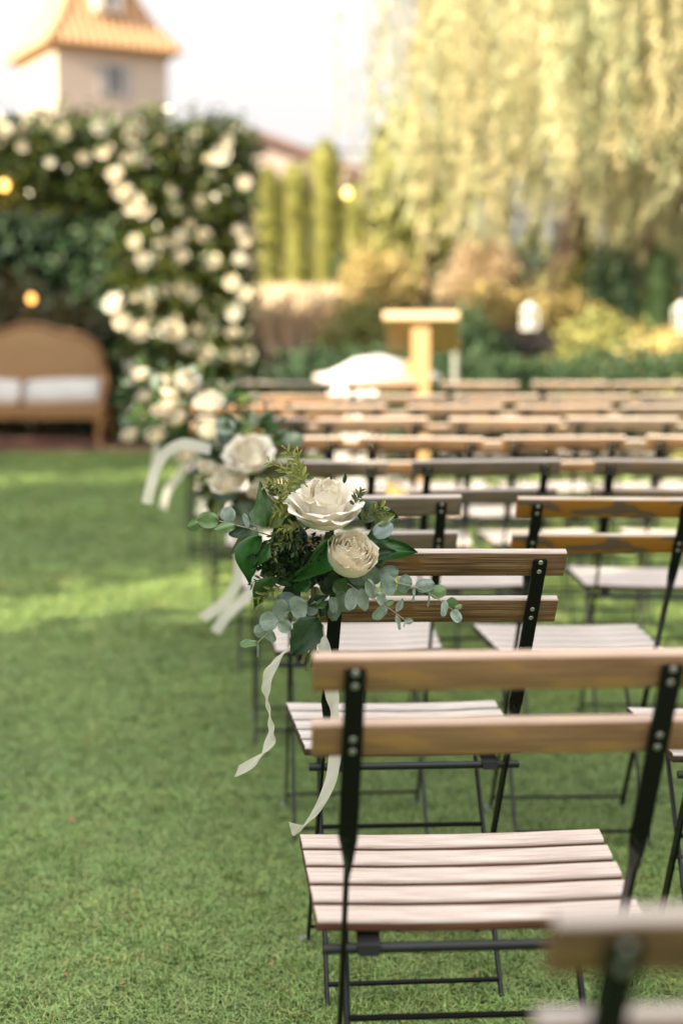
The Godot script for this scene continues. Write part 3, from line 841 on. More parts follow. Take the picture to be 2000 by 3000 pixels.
# ---------------------------------------------------------------- scene
func _ready() -> void:
	rng.seed = 11
	# camera
	var cam := Camera3D.new()
	cam.name = "camera"
	var lens := CameraAttributesPhysical.new()
	lens.frustum_focal_length = 48.611
	lens.frustum_focus_distance = 2.2
	lens.exposure_aperture = 1.95
	lens.frustum_far = 400.0
	lens.frustum_near = 0.05
	add_child(cam)
	cam.attributes = lens
	cam.fov = 39.6
	cam.near = 0.05
	cam.far = 400.0
	cam.position = Vector3(0, 1.18, 0)
	cam.rotation_degrees = Vector3(-7.55, 0, 0)
	cam.current = true
	# sky and exposure
	var env := Environment.new()
	env.background_mode = Environment.BG_SKY
	var psky := ProceduralSkyMaterial.new()
	psky.sky_top_color = lin(0.98, 0.965, 0.96)
	psky.sky_horizon_color = lin(0.25, 0.241, 0.236)
	psky.sky_curve = 1.0
	psky.ground_bottom_color = lin(0.10, 0.11, 0.08)
	psky.ground_horizon_color = lin(0.25, 0.25, 0.22)
	psky.sun_angle_max = 25.0
	var sky := Sky.new()
	sky.sky_material = psky
	env.sky = sky
	env.tonemap_mode = Environment.TONE_MAPPER_LINEAR
	env.tonemap_exposure = 3.25
	env.sdfgi_enabled = true
	env.ssao_enabled = true
	env.ssil_enabled = true
	var we := WorldEnvironment.new()
	we.name = "environment"
	we.environment = env
	add_child(we)
	# evening sun from the left, a little behind the camera
	var sun := DirectionalLight3D.new()
	sun.name = "sun"
	sun.light_energy = 1.6
	sun.light_color = Color(1.0, 0.925, 0.8)
	sun.light_angular_distance = 0.5
	sun.shadow_enabled = true
	add_child(sun)
	var el := deg_to_rad(26.0)
	var az := deg_to_rad(32.0)
	sun.look_at_from_position(Vector3.ZERO, -Vector3(-cos(az) * cos(el), sin(el), sin(az) * cos(el)))

	materials()
	setting()
	buildings()
	trees()
	garden()
	furniture()
	chairs()
	bouquets()
	small_things()

func materials() -> void:
	M.iron = mat(lin(0.006, 0.007, 0.007), 0.45, 0.0)
	M.iron.metallic_specular = 0.3
	M.iron_worn = mat(lin(0.016, 0.018, 0.019), 0.38, 0.2)
	M.screw = mat(lin(0.42, 0.42, 0.38), 0.35, 0.8)
	M.disc = mat(lin(0.22, 0.24, 0.27), 0.5)
	M.petal = petal_skin(31, lin(0.95, 0.92, 0.855), lin(0.9, 0.87, 0.7), lin(0.80, 0.70, 0.52))
	M.petal_in = petal_skin(32, lin(0.95, 0.9, 0.81), lin(0.92, 0.86, 0.7), lin(0.80, 0.70, 0.50))
	M.petal_cream = petal_skin(33, lin(0.95, 0.88, 0.75), lin(0.92, 0.84, 0.64), lin(0.78, 0.66, 0.45))
	M.ribbon = mat(lin(0.87, 0.85, 0.79), 0.45, 0.0, Color(0.8, 0.78, 0.7))
	M.ribbon.transparency = BaseMaterial3D.TRANSPARENCY_ALPHA
	M.ribbon.albedo_color.a = 0.86
	M.euca_a = leaf_skin(1, lin(0.17, 0.24, 0.185), lin(0.38, 0.44, 0.35), lin(0.09, 0.14, 0.11), 0.55, 0.45, 0.6, 0.3)
	M.euca_b = leaf_skin(2, lin(0.27, 0.35, 0.285), lin(0.46, 0.52, 0.42), lin(0.15, 0.21, 0.17), 0.4, 0.4, 0.6, 0.35)
	M.euca_c = leaf_skin(3, lin(0.12, 0.22, 0.07), lin(0.28, 0.38, 0.18), lin(0.07, 0.14, 0.05), 0.4, 0.5, 0.5, 0.4)
	M.euca_blue = leaf_skin(4, lin(0.30, 0.40, 0.40), lin(0.42, 0.5, 0.45), lin(0.2, 0.3, 0.28), 0.3, 0.25, 0.55, 0.3)
	M.ivy_a = leaf_skin(5, lin(0.05, 0.12, 0.03), lin(0.17, 0.24, 0.10), lin(0.12, 0.19, 0.07), 0.7, 0.6, 0.45, 0.25)
	M.ivy_pale = leaf_skin(6, lin(0.20, 0.27, 0.16), lin(0.33, 0.38, 0.26), lin(0.15, 0.21, 0.12), 0.4, 0.5, 0.55, 0.35)
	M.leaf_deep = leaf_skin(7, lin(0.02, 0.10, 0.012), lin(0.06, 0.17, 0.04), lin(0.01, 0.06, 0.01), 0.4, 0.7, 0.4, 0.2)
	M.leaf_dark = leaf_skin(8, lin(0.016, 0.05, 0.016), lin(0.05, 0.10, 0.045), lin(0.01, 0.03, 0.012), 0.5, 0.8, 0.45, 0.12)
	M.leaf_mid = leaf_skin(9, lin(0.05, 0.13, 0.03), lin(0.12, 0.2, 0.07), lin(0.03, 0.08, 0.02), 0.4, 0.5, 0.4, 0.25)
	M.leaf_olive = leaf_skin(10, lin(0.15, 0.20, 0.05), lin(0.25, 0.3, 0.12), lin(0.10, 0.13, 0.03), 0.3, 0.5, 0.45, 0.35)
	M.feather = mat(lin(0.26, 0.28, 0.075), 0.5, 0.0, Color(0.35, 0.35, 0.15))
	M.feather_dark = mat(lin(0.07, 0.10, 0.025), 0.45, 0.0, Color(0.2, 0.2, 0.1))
	M.box_shaded = mat(lin(0.012, 0.028, 0.009), 0.6)  # boxwood green darkened to put the bouquet's dense inner shade into the colour
	M.box_shaded.metallic_specular = 0.3
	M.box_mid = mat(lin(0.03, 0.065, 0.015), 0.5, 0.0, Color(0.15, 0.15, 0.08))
	M.stem_pale = mat(lin(0.35, 0.36, 0.24), 0.6)
	M.stem_pink = mat(lin(0.42, 0.3, 0.24), 0.6)
	M.stem_green = mat(lin(0.16, 0.17, 0.05), 0.6)
	M.bark = mat(lin(0.17, 0.115, 0.08), 0.9)
	# leaves of the garden
	M.rose_leaf = leafmat(lin(0.055, 0.075, 0.014), 0.3, 0.3)
	M.cypress = leafmat(lin(0.29, 0.295, 0.075), 0.7, 0.25)
	M.cypress_dark = leafmat(lin(0.035, 0.075, 0.02), 0.7, 0.15)
	M.willow = leafmat(lin(0.41, 0.425, 0.24), 0.55, 0.5)
	M.willow.backlight = Color(0.5, 0.5, 0.42)
	M.gold = leafmat(lin(0.43, 0.345, 0.135), 0.6, 0.3)
	M.pale = leafmat(lin(0.42, 0.32, 0.2), 0.6, 0.3)
	M.lime = leafmat(lin(0.27, 0.28, 0.085), 0.6, 0.35)
	M.box = leafmat(lin(0.04, 0.085, 0.03), 0.55, 0.2)
	M.olive = leafmat(lin(0.085, 0.08, 0.03), 0.6, 0.25)
	M.shade = leafmat(lin(0.03, 0.07, 0.03), 0.6, 0.15)
	M.fresh = leafmat(lin(0.085, 0.17, 0.06), 0.6, 0.3)
	M.plume = leafmat(lin(0.66, 0.54, 0.4), 0.8, 0.4)
	# wood
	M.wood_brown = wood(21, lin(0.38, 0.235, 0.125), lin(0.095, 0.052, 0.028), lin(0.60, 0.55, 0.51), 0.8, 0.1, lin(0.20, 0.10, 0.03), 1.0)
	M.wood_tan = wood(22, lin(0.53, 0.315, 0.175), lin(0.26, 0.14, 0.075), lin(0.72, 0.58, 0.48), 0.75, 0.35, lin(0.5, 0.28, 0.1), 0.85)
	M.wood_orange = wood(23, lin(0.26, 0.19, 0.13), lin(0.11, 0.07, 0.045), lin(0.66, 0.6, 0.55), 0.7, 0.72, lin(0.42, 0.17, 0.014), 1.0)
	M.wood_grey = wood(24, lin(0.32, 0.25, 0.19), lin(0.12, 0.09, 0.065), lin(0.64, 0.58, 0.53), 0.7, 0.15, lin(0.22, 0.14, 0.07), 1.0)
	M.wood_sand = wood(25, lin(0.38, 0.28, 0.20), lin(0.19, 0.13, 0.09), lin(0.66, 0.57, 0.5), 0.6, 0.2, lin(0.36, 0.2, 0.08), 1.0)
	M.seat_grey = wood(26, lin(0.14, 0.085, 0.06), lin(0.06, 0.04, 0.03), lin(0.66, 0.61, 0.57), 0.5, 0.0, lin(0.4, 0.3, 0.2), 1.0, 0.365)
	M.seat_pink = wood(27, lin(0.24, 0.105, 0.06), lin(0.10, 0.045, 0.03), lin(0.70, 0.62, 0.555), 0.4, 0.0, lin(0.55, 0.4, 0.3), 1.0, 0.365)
	M.oak = mat(lin(0.48, 0.30, 0.135), 0.55)
	M.cane = mat(lin(0.58, 0.36, 0.19), 0.6)
	M.frame_wood = mat(lin(0.34, 0.17, 0.07), 0.4)
	M.linen = mat(lin(0.72, 0.71, 0.70), 0.85)
	M.cloth = mat(lin(0.84, 0.83, 0.82), 0.8, 0.0, Color(0.3, 0.3, 0.3))
	M.table_white = mat(lin(0.66, 0.6, 0.54), 0.6)
	M.black = mat(lin(0.015, 0.014, 0.013), 0.6)
	M.white = mat(lin(0.8, 0.79, 0.77), 0.5)
	# leaf shapes
	for k in 3:
		L["round" + str(k + 1)] = leaf_mesh("round", [0.12, -0.1, 0.2][k], [0.1, -0.12, 0.05][k], 1.0, k)
		L["ovate" + str(k + 1)] = leaf_mesh("ovate", [0.5, 0.35, 0.6][k], [-0.22, -0.12, -0.3][k], 1.2, k + 5)
		L["lance" + str(k + 1)] = leaf_mesh("lance", 0.3, [-0.15, 0.1, -0.25][k], 0.5, k + 9)
		L["ivy" + str(k + 1)] = leaf_mesh("ivy", [0.25, 0.15, 0.3][k], [-0.12, -0.2, -0.08][k], 1.4, k + 14)
		L["toothed" + str(k + 1)] = leaf_mesh("toothed", 0.3, [-0.16, -0.1, -0.2][k], 1.0, k + 20)
	L.clump = clump(9, 0.42, 0.24, 31, 0.75)
	L.needles = clump(14, 0.7, 0.11, 32, 0.6)

func ground_material(a: Color, b: Color, c: Color, size: float, seed_: int) -> StandardMaterial3D:
	var s := 256
	var im := Image.create(s, s, false, Image.FORMAT_RGB8)
	var n1 := noise(0.02, seed_, 4)
	var n2 := noise(0.12, seed_ + 1, 3)
	for y in s:
		for x in s:
			var k := n1.get_noise_2d(x, y) * 0.9 + 0.5
			var f := n2.get_noise_2d(x, y) * 0.8 + 0.5
			im.set_pixel(x, y, a.lerp(b, clampf(k, 0, 1)).lerp(c, clampf(f, 0, 1) * 0.5))
	var m := StandardMaterial3D.new()
	m.albedo_texture = tex(im)
	m.uv1_triplanar = true
	m.uv1_world_triplanar = true
	m.uv1_scale = Vector3.ONE / size
	m.roughness = 0.95
	return m

func sheet(called: String, x0: float, x1: float, z0: float, z1: float, y: float, m: Material) -> void:
	var st := begin()
	smooth(st, false)
	quad(st, Vector3(x0, y, z0), Vector3(x1, y, z0), Vector3(x1, y, z1), Vector3(x0, y, z1))
	tag(build(called, st, m), "", "", "", "structure")

func setting() -> void:
	sheet("ground", -220, 220, -240, 120, -0.004, ground_material(lin(0.16, 0.13, 0.08), lin(0.09, 0.10, 0.04), lin(0.22, 0.18, 0.12), 1.7, 51))
	sheet("lawn", -14, 14, -12.85, 8, 0.0, ground_material(lin(0.10, 0.17, 0.04), lin(0.13, 0.2, 0.055), lin(0.075, 0.135, 0.03), 0.9, 52))
	# grass blades: curled narrow blades in small tufts
	var tufts: Array = []
	for v in 4:
		var r := RandomNumberGenerator.new()
		r.seed = 60 + v
		var st := begin()
		smooth(st, false)
		for k in 13:
			var p := Vector3(r.randfn() * 0.011, 0, r.randfn() * 0.011)
			var a := r.randf() * TAU
			var d := Vector3(cos(a), 0, sin(a))
			var s := Vector3(-d.z, 0, d.x) * r.randf_range(0.0009, 0.0017)
			var h := r.randf_range(0.011, 0.024)
			var o := r.randf_range(0.4, 1.5) * h
			var b := p + d * o * 0.35 + Vector3(0, h * 0.7, 0)
			var c := p + d * o + Vector3(0, h * r.randf_range(0.6, 1.05), 0)
			quad(st, p - s, p + s, b + s * 0.9, b - s * 0.9)
			st.add_vertex(b - s * 0.9); st.add_vertex(b + s * 0.9); st.add_vertex(c)
		tufts.append(done(st))
	var gm := leafmat(lin(0.185, 0.295, 0.08), 0.55, 0.38)
	var patch := noise(0.7, 71, 3)
	var bands := [[-2.0, -3.3, 10500, 1.0], [-3.3, -5.2, 6200, 1.1], [-5.2, -8.2, 2200, 1.5], [-8.2, -12.9, 900, 2.0]]
	for band in bands:
		var w0: float = 0.26 * -band[1] + 1.1
		var area: float = (band[0] - band[1]) * 2.0 * w0
		var each := int(area * band[2] / 4.0)
		for v in 4:
			var where: Array = []
			var tints: Array = []
			for i in each:
				var p := Vector3(rng.randf_range(-w0, w0), 0.0, rng.randf_range(band[1], band[0]))
				var k := patch.get_noise_2d(p.x, p.z)
				var b := Basis(Vector3.UP, rng.randf() * TAU).scaled(Vector3(1, 0.85 + k * 0.5 + (0.7 if rng.randf() < 0.03 else 0.0), 1) * band[3] * rng.randf_range(0.7, 1.25))
				where.append(Transform3D(b, p))
				var t := rng.randf_range(0.7, 1.32) * (1.0 + k * 0.32)
				var dry := maxf(0.0, rng.randfn() * 0.14 + k * 0.1)
				tints.append(Color(t * (1.0 + dry * 1.6), t, t * (1.0 + dry * 0.6)))
			var g := scatter("grass", tufts[v], gm, where, tints)
			tag(g, "short mown green grass blades of the lawn beside and under the chairs", "grass")
	# brick paving at the edge of the lawn under the settee
	var pav := begin()
	box(pav, Vector3(-3.2, -0.01, -13.95), Vector3(5.6, 0.05, 2.16))
	var bed := build("paving", pav, mat(lin(0.13, 0.085, 0.065), 0.9))
	tag(bed, "", "", "", "structure")
	var bricks: Array = []
	for v in 3:
		var st := begin()
		plank(st, Vector3.ZERO, Vector3(0, 0, 1), Vector3(0, 1, 0), 0.1, 0.05, 0.1, 0.1, 0.006)
		bricks.append(done(st))
	var bm := [mat(lin(0.26, 0.12, 0.085), 0.9), mat(lin(0.32, 0.16, 0.11), 0.9), mat(lin(0.20, 0.10, 0.08), 0.9), mat(lin(0.36, 0.22, 0.16), 0.9)]
	for row in 12:
		for k in 22:
			var x := -5.2 + k * 0.212 + (0.106 if row % 2 else 0.0)
			if x > -0.65:
				continue
			var o := mesh_node("brick", bricks[(row + k) % 3], bm[(row * 5 + k * 3 + (row * k) % 7) % 4], bed)
			o.position = Vector3(x, 0.017 + 0.004 * sin(k * 3.1 + row * 1.7), -12.94 - row * 0.112)
			o.rotation.y = 0.02 * sin(k * 1.3 + row)

func window_part(parent: Node, at: Transform3D, w: float, h: float, frame: Material, glass: Material, shutter: Material) -> void:
	var st := begin()
	for s in [[-w * 0.5, 0.0, 0.06, h + 0.06], [w * 0.5, 0.0, 0.06, h + 0.06], [0.0, h * 0.5, w - 0.06, 0.06], [0.0, -h * 0.5, w - 0.06, 0.06], [0.0, 0.0, 0.04, h - 0.06]]:
		box(st, Vector3(s[0], s[1], 0.03), Vector3(s[2], s[3], 0.06 if s[2] < 0.05 else 0.07), at)
	var o := build("window", st, frame, parent)
	var g := begin()
	box(g, Vector3(0, 0, 0.012), Vector3(w - 0.06, h - 0.06, 0.012), at)
	build("pane", g, glass, o)
	if shutter:
		for s in [-1.0, 1.0]:
			var sh := begin()
			box(sh, Vector3(s * (w * 0.5 + 0.03 + w * 0.27), 0, 0.03), Vector3(w * 0.5, h + 0.06, 0.045), at)
			for k in 6:
				box(sh, Vector3(s * (w * 0.5 + 0.03 + w * 0.27), (k - 2.5) * h / 6.0, 0.058), Vector3(w * 0.4, h / 9.0, 0.012), at)
			build("shutter", sh, shutter, parent)

func buildings() -> void:
	var tan_wall := ground_material(lin(0.54, 0.45, 0.38), lin(0.47, 0.38, 0.32), lin(0.6, 0.51, 0.44), 2.0, 81)
	var glass := mat(lin(0.10, 0.12, 0.16), 0.15)
	# pavilion tower: square plan turned so that one corner points at the lawn
	var t := thing("tower", "square sandy tower with flared orange tiled roof rising behind the rose arch", "tower", Vector3(-8.17, 0.1, -48.35), deg_to_rad(29.0))
	var s := 1.86
	var st := begin()
	box(st, Vector3(0, 4.6, 0), Vector3(s * 2, 10.4, s * 2))
	build("wall", st, tan_wall, t)
	var cor := begin()
	for e in [[0, s + 0.05, s * 2 + 0.2, 0.1], [0, -s - 0.05, s * 2 + 0.2, 0.1]]:
		box(cor, Vector3(e[0], 9.66, e[1]), Vector3(e[2], 0.22, e[3]))
	for e in [s + 0.05, -s - 0.05]:
		box(cor, Vector3(e, 9.66, 0), Vector3(0.1, 0.22, s * 2))
	build("cornice", cor, mat(lin(0.5, 0.32, 0.2), 0.9), t)
	# roof: four curved faces of barrel tiles
	var tile := mat(lin(0.38, 0.2, 0.095), 0.85)
	var prof := [Vector2(s + 0.34, 9.72), Vector2(s + 0.12, 10.02), Vector2(s - 0.35, 10.62), Vector2(s - 0.75, 11.4), Vector2(s - 1.1, 12.3), Vector2(s - 1.5, 13.5), Vector2(0.02, 14.6)]
	var rf := begin()
	for f in 4:
		var b := Basis(Vector3.UP, f * PI * 0.5)
		smooth(rf, false)
		for i in prof.size() - 1:
			var p: Vector2 = prof[i]; var q: Vector2 = prof[i + 1]
			quad(rf, b * Vector3(-p.x, p.y, p.x), b * Vector3(p.x, p.y, p.x), b * Vector3(q.x, q.y, q.x), b * Vector3(-q.x, q.y, q.x))
	var under := begin()
	box(under, Vector3(0, 9.7, 0), Vector3(s * 2 + 0.6, 0.06, s * 2 + 0.6))
	var roof := build("roof", rf, tile, t)
	build("soffit", under, mat(lin(0.3, 0.17, 0.08), 0.9), t)
	for f in 4:
		var b := Basis(Vector3.UP, f * PI * 0.5)
		var rt := begin()
		var nr := 17
		for k in nr:
			var x := (float(k) / (nr - 1) - 0.5) * 2.0 * (s + 0.3)
			var path: Array = []
			for i in prof.size():
				var p: Vector2 = prof[i]
				if absf(x) <= p.x + 0.001:
					path.append(b * Vector3(x, p.y + 0.01, p.x + 0.01))
				elif path.size() > 0:
					var q: Vector2 = prof[i - 1]
					var m := (q.x - absf(x)) / maxf(q.x - p.x, 0.001)
					path.append(b * Vector3(x, lerpf(q.y, p.y, m) + 0.01, absf(x) + 0.01))
					break
			if path.size() > 1:
				tube(rt, path, [0.1], 6)
		tag(build("roof_tiles", rt, mat(lin([0.52, 0.48, 0.54, 0.48][f], 0.33, 0.185), 0.85), roof), "", "", "", "stuff")
	var hip := begin()
	for f in 4:
		var b := Basis(Vector3.UP, f * PI * 0.5)
		var path: Array = []
		for p in prof:
			path.append(b * Vector3(p.x, p.y + 0.03, p.x))
		tube(hip, path, [0.12], 7)
	build("hip_tiles", hip, tile, roof)
	window_part(t, Transform3D(Basis(), Vector3(0.05, 8.75, s + 0.004)), 0.5, 0.95, mat(lin(0.45, 0.4, 0.36), 0.7), glass, mat(lin(0.36, 0.35, 0.36), 0.7))
	# dormer on the front face
	var dm := begin()
	box(dm, Vector3(0.0, 11.35, s - 0.5), Vector3(0.9, 0.95, 0.7))
	var dorm := build("dormer", dm, mat(lin(0.7, 0.62, 0.54), 0.8), t)
	window_part(dorm, Transform3D(Basis(), Vector3(0.0, 11.35, s - 0.146)), 0.5, 0.6, mat(lin(0.6, 0.56, 0.5), 0.6), mat(lin(0.12, 0.16, 0.22), 0.12), null)
	var dr := begin()
	prism(dr, PackedVector2Array([Vector2(-0.6, 11.83), Vector2(0.6, 11.83), Vector2(0, 12.25)]), s - 1.1, s - 0.05)
	build("dormer_roof", dr, tile, dorm)
	# gabled house behind the cypresses
	var h := thing("house", "pale house with low gabled roof behind the slim cypresses", "house", Vector3(-2.25, 0, -38.0))
	var hw := begin()
	prism(hw, PackedVector2Array([Vector2(-2.6, 0), Vector2(2.6, 0), Vector2(2.6, 4.55), Vector2(0, 5.5), Vector2(-2.6, 4.55)]), -4.0, 4.0)
	build("wall", hw, ground_material(lin(0.44, 0.37, 0.34), lin(0.38, 0.32, 0.30), lin(0.5, 0.43, 0.4), 2.5, 83), h)
	var hr := begin()
	prism(hr, PackedVector2Array([Vector2(0, 5.51), Vector2(3.0, 4.415), Vector2(3.0, 4.58), Vector2(0, 5.68), Vector2(-3.0, 4.58), Vector2(-3.0, 4.415)]), -4.2, 4.35)
	var hroof := build("roof", hr, mat(lin(0.16, 0.10, 0.09), 0.9), h)
	for k in 2:
		var ht := begin()
		var e := 1.0 if k else -1.0
		for j in 34:
			var z := -4.1 + j * 0.25
			tube(ht, [Vector3(e * 0.05, 5.67, z), Vector3(e * 3.02, 4.59, z)], [0.075], 5)
		tag(build("roof_tiles", ht, mat(lin(0.22, 0.13, 0.10), 0.9), hroof), "", "", "", "stuff")
	window_part(h, Transform3D(Basis(), Vector3(-0.9, 3.5, 4.004)), 0.9, 1.1, mat(lin(0.5, 0.45, 0.42), 0.7), glass, mat(lin(0.3, 0.25, 0.3), 0.7))
	window_part(h, Transform3D(Basis(), Vector3(1.2, 3.5, 4.004)), 0.9, 1.1, mat(lin(0.5, 0.45, 0.42), 0.7), glass, mat(lin(0.3, 0.25, 0.3), 0.7))
	var aw := begin()
	prism(aw, PackedVector2Array([Vector2(0, 0), Vector2(0.9, -0.35), Vector2(0.9, -0.42), Vector2(0, -0.06)]), -1.1, 1.1, Transform3D(Basis(Vector3.UP, -PI * 0.5), Vector3(1.9, 4.42, 4.02)))
	build("awning", aw, mat(lin(0.11, 0.05, 0.11), 0.8), h)
	# white garden house glimpsed under the willow
	var g := thing("garden_house", "white garden house glimpsed through the gap left of the weeping willow", "garden house", Vector3(2.3, 0, -32.0))
	var gw := begin()
	prism(gw, PackedVector2Array([Vector2(-1.1, 0), Vector2(0.6, 0), Vector2(0.6, 4.0), Vector2(-0.6, 4.0)]), -1.5, 1.5)
	build("wall", gw, mat(lin(0.62, 0.63, 0.66), 0.8), g)
	var gr := begin()
	prism(gr, PackedVector2Array([Vector2(-0.9, 4.01), Vector2(0.9, 4.01), Vector2(0, 4.45)]), -1.8, 1.8)
	build("roof", gr, mat(lin(0.3, 0.3, 0.32), 0.8), g)
	window_part(g, Transform3D(Basis(), Vector3(0.0, 2.6, 1.504)), 0.7, 1.2, mat(lin(0.6, 0.6, 0.6), 0.6), glass, null)

func trees() -> void:
	# weeping willow: limbs from one trunk, curtains of hanging twigs
	var w := thing("weeping_willow", "huge pale weeping willow hanging over the right side of the garden", "tree", Vector3(5.1, 0, -17.2))
	var st := begin()
	tube(st, [Vector3(-1.78, -0.05, 0.6), Vector3(-1.76, 1.4, 0.55), Vector3(-1.4, 3.0, 0.3), Vector3(-0.5, 4.6, 0.1)], [0.18, 0.14, 0.14, 0.15], 12)
	build("trunk", st, M.bark, w)
	var st2 := begin()
	tube(st2, [Vector3(-2.78, -0.05, 0.9), Vector3(-2.72, 1.2, 0.8), Vector3(-2.3, 2.8, 0.5), Vector3(-1.2, 4.8, 0.2)], [0.2, 0.16, 0.14, 0.12], 12)
	build("trunk", st2, M.bark, w)
	for k in 9:
		var a := k * 0.7 + 0.3
		var lm := begin()
		var r := 3.4 if k % 2 else 4.2
		tube(lm, [Vector3(-0.5, 4.4, 0.1), Vector3(cos(a) * r * 0.35, 5.8 + 0.2 * (k % 3), sin(a) * r * 0.35), Vector3(cos(a) * r * 0.75, 7.2 - 0.3 * (k % 3), sin(a) * r * 0.7), Vector3(cos(a) * r, 6.4, sin(a) * r)], [0.17, 0.12, 0.06, 0.02], 7)
		build("limb", lm, M.bark, w)
	var strands: Array = []
	for v in 3:
		var r := RandomNumberGenerator.new()
		r.seed = 200 + v
		var s := begin()
		var pts: Array = []
		for k in 7:
			pts.append(Vector3(sin(k * 0.8 + v) * 0.05 + 0.04 * k, -k * 0.2, cos(k * 0.7 + v) * 0.05))
		tube(s, pts, [0.006, 0.002], 3, false)
		smooth(s, false)
		for k in 84:
			var f := r.randf() * 5.99
			var p: Vector3 = (pts[int(f)] as Vector3).lerp(pts[int(f) + 1], f - int(f))
			var a := r.randf() * TAU
			var d := Vector3(cos(a) * 0.6, -r.randf_range(0.4, 1.0), sin(a) * 0.6).normalized() * r.randf_range(0.07, 0.12)
			var x := d.cross(Vector3(r.randfn(), r.randfn(), r.randfn())).normalized() * 0.0095
			quad(s, p, p + d * 0.45 + x, p + d, p + d * 0.45 - x)
		strands.append(done(s))
	var ns := noise(0.35, 77, 3)
	for v in 3:
		var where: Array = []
		var tints: Array = []
		for i in 2800:
			var a := rng.randf() * TAU
			var rr := pow(rng.randf_range(0.005, 1.0), 0.62) * 4.6
			rr *= 1.0 + 0.18 * sin(a * 3.0 + 1.0) + 0.1 * sin(a * 7.0)
			var dome := 9.6 - 0.12 * rr * rr + 0.5 * sin(a * 5.0)
			if i % 11 == 0:
				rr *= 1.14
			var hang := rng.randf_range(0.8, 1.5)
			var low := 2.0 + 0.24 * sin(a * 4.0 + 0.5) + 0.15 * sin(a * 9.0)
			if p_left(a, rr):
				low += 0.35
			var y := lerpf(low + 1.2 * hang, dome, pow(rng.randf(), 1.25))
			var p := Vector3(cos(a) * rr, y, sin(a) * rr)
			if ns.get_noise_3d(p.x, p.y * 0.25, p.z) < -0.16:
				continue
			where.append(Transform3D(Basis(Vector3.UP, rng.randf() * TAU).scaled(Vector3(1, hang, 1)), p))
			var t := rng.randf_range(0.75, 1.25)
			var warm := rng.randf_range(-0.06, 0.22)
			tints.append(Color(t * (1.0 + warm), t, t * (1.0 - warm * 0.1)))
		scatter("crown", strands[v], M.willow, where, tints, w)
	# slim clipped cypresses
	var cy := [[-1.08, 3.45, 0.175], [-0.68, 3.5, 0.185], [-0.24, 3.85, 0.2], [0.2, 3.2, 0.185], [0.62, 3.95, 0.175]]
	var lab := ["first slim cypress from the rose arch, shorter than its neighbours", "second slim cypress from the rose arch, bright and evenly clipped", "tallest slim cypress in the middle of the cypress row", "short slim cypress behind the hanging bulb", "pointed slim cypress at the right end of the row"]
	for k in cy.size():
		column_tree(lab[k], cy[k][0], -21.4, cy[k][1], cy[k][2], M.cypress, 300 + k)
	column_tree("dark low cypress tucked between the bright ones", -0.02, -21.0, 2.2, 0.12, M.cypress_dark, 306)
	column_tree("dark green column cypress under the right edge of the willow", 3.33, -15.0, 1.95, 0.13, M.cypress_dark, 307, "")
	# small trees and filler behind
	tree("olive_tree", "small olive tree at the left foot of the willow", 1.05, -19.5, 1.3, Vector3(0, 2.85, 0), Vector3(0.6, 1.15, 0.6), 380, M.lime, 0.34, 310, "", 0.09)
	tree("garden_tree", "dark leafy tree seen through the rose arch opening", -4.5, -17.6, 1.2, Vector3(0, 1.9, 0), Vector3(1.8, 1.2, 0.8), 1300, M.shade, 0.4, 311)
	tree("garden_tree", "bushy dark tree beside the arch column, seen through the opening", -2.7, -17.4, 1.0, Vector3(0, 1.7, 0), Vector3(0.9, 1.1, 0.7), 700, M.box, 0.36, 312)
	hedge("boundary_hedge", "long brown green hedge closing the garden behind the cypresses", Vector3(-2.0, 0, -24.5), Vector3(14.0, 1.75, 1.0), 3600, M.olive, 0.36)
	hedge("boundary_hedge", "long green hedge closing the garden behind the willow", Vector3(9.0, 0, -25.5), Vector3(15.0, 2.4, 1.2), 3600, M.box, 0.4)
	# tall trees left of the lawn, outside the picture: their shade lies over the seats
	var shade := [[12.6, 6.4, "the one nearest the entrance"], [10.3, 6.1, "second from the entrance"], [8.1, 6.5, "third from the entrance"], [5.8, 6.2, "fourth from the entrance"], [3.6, 6.4, "fifth from the entrance"], [1.5, 6.1, "fourth from the low end of the row"], [-0.6, 4.1, "third from the low end of the row"], [-4.3, 3.7, "second smallest of the row"], [-6.1, 3.4, "smallest of the row, nearest the arch"]]
	for k in shade.size():
		var top: float = shade[k][1]
		tree("shade_tree", "leafy tree left of the lawn, %s" % shade[k][2], -7.2 + 0.5 * (k % 2), shade[k][0], 1.4, Vector3(0.0, top * 0.5 + 0.5, 0.0), Vector3(1.3, top * 0.43, 1.2 if k < 5 else 0.95), 620, M.shade, 0.6, 330 + k, "trees left of the lawn", 0.17)
	hedge("added_shade_hedge", "added unseen hedge shading the lawn from the left, up to the gap", Vector3(-7.4, 0, 1.0), Vector3(16.0, 1.9, 0.8), 2600, M.shade, 0.45, PI * 0.5)  # added out of view to block low sun below the tree crowns
	hedge("added_shade_hedge", "taller end of the added unseen hedge left of the lawn, before the gap", Vector3(-7.4, 0, -5.7), Vector3(2.0, 3.0, 0.8), 700, M.shade, 0.45, PI * 0.5)
	hedge("added_shade_hedge", "added unseen hedge shading the settee from the left, beyond the gap", Vector3(-7.2, 0, -10.7), Vector3(4.6, 3.5, 0.8), 1700, M.shade, 0.45, PI * 0.5)  # added out of view to shade the settee and the far lawn

func p_left(a: float, rr: float) -> bool:
	return cos(a) * rr < -2.2

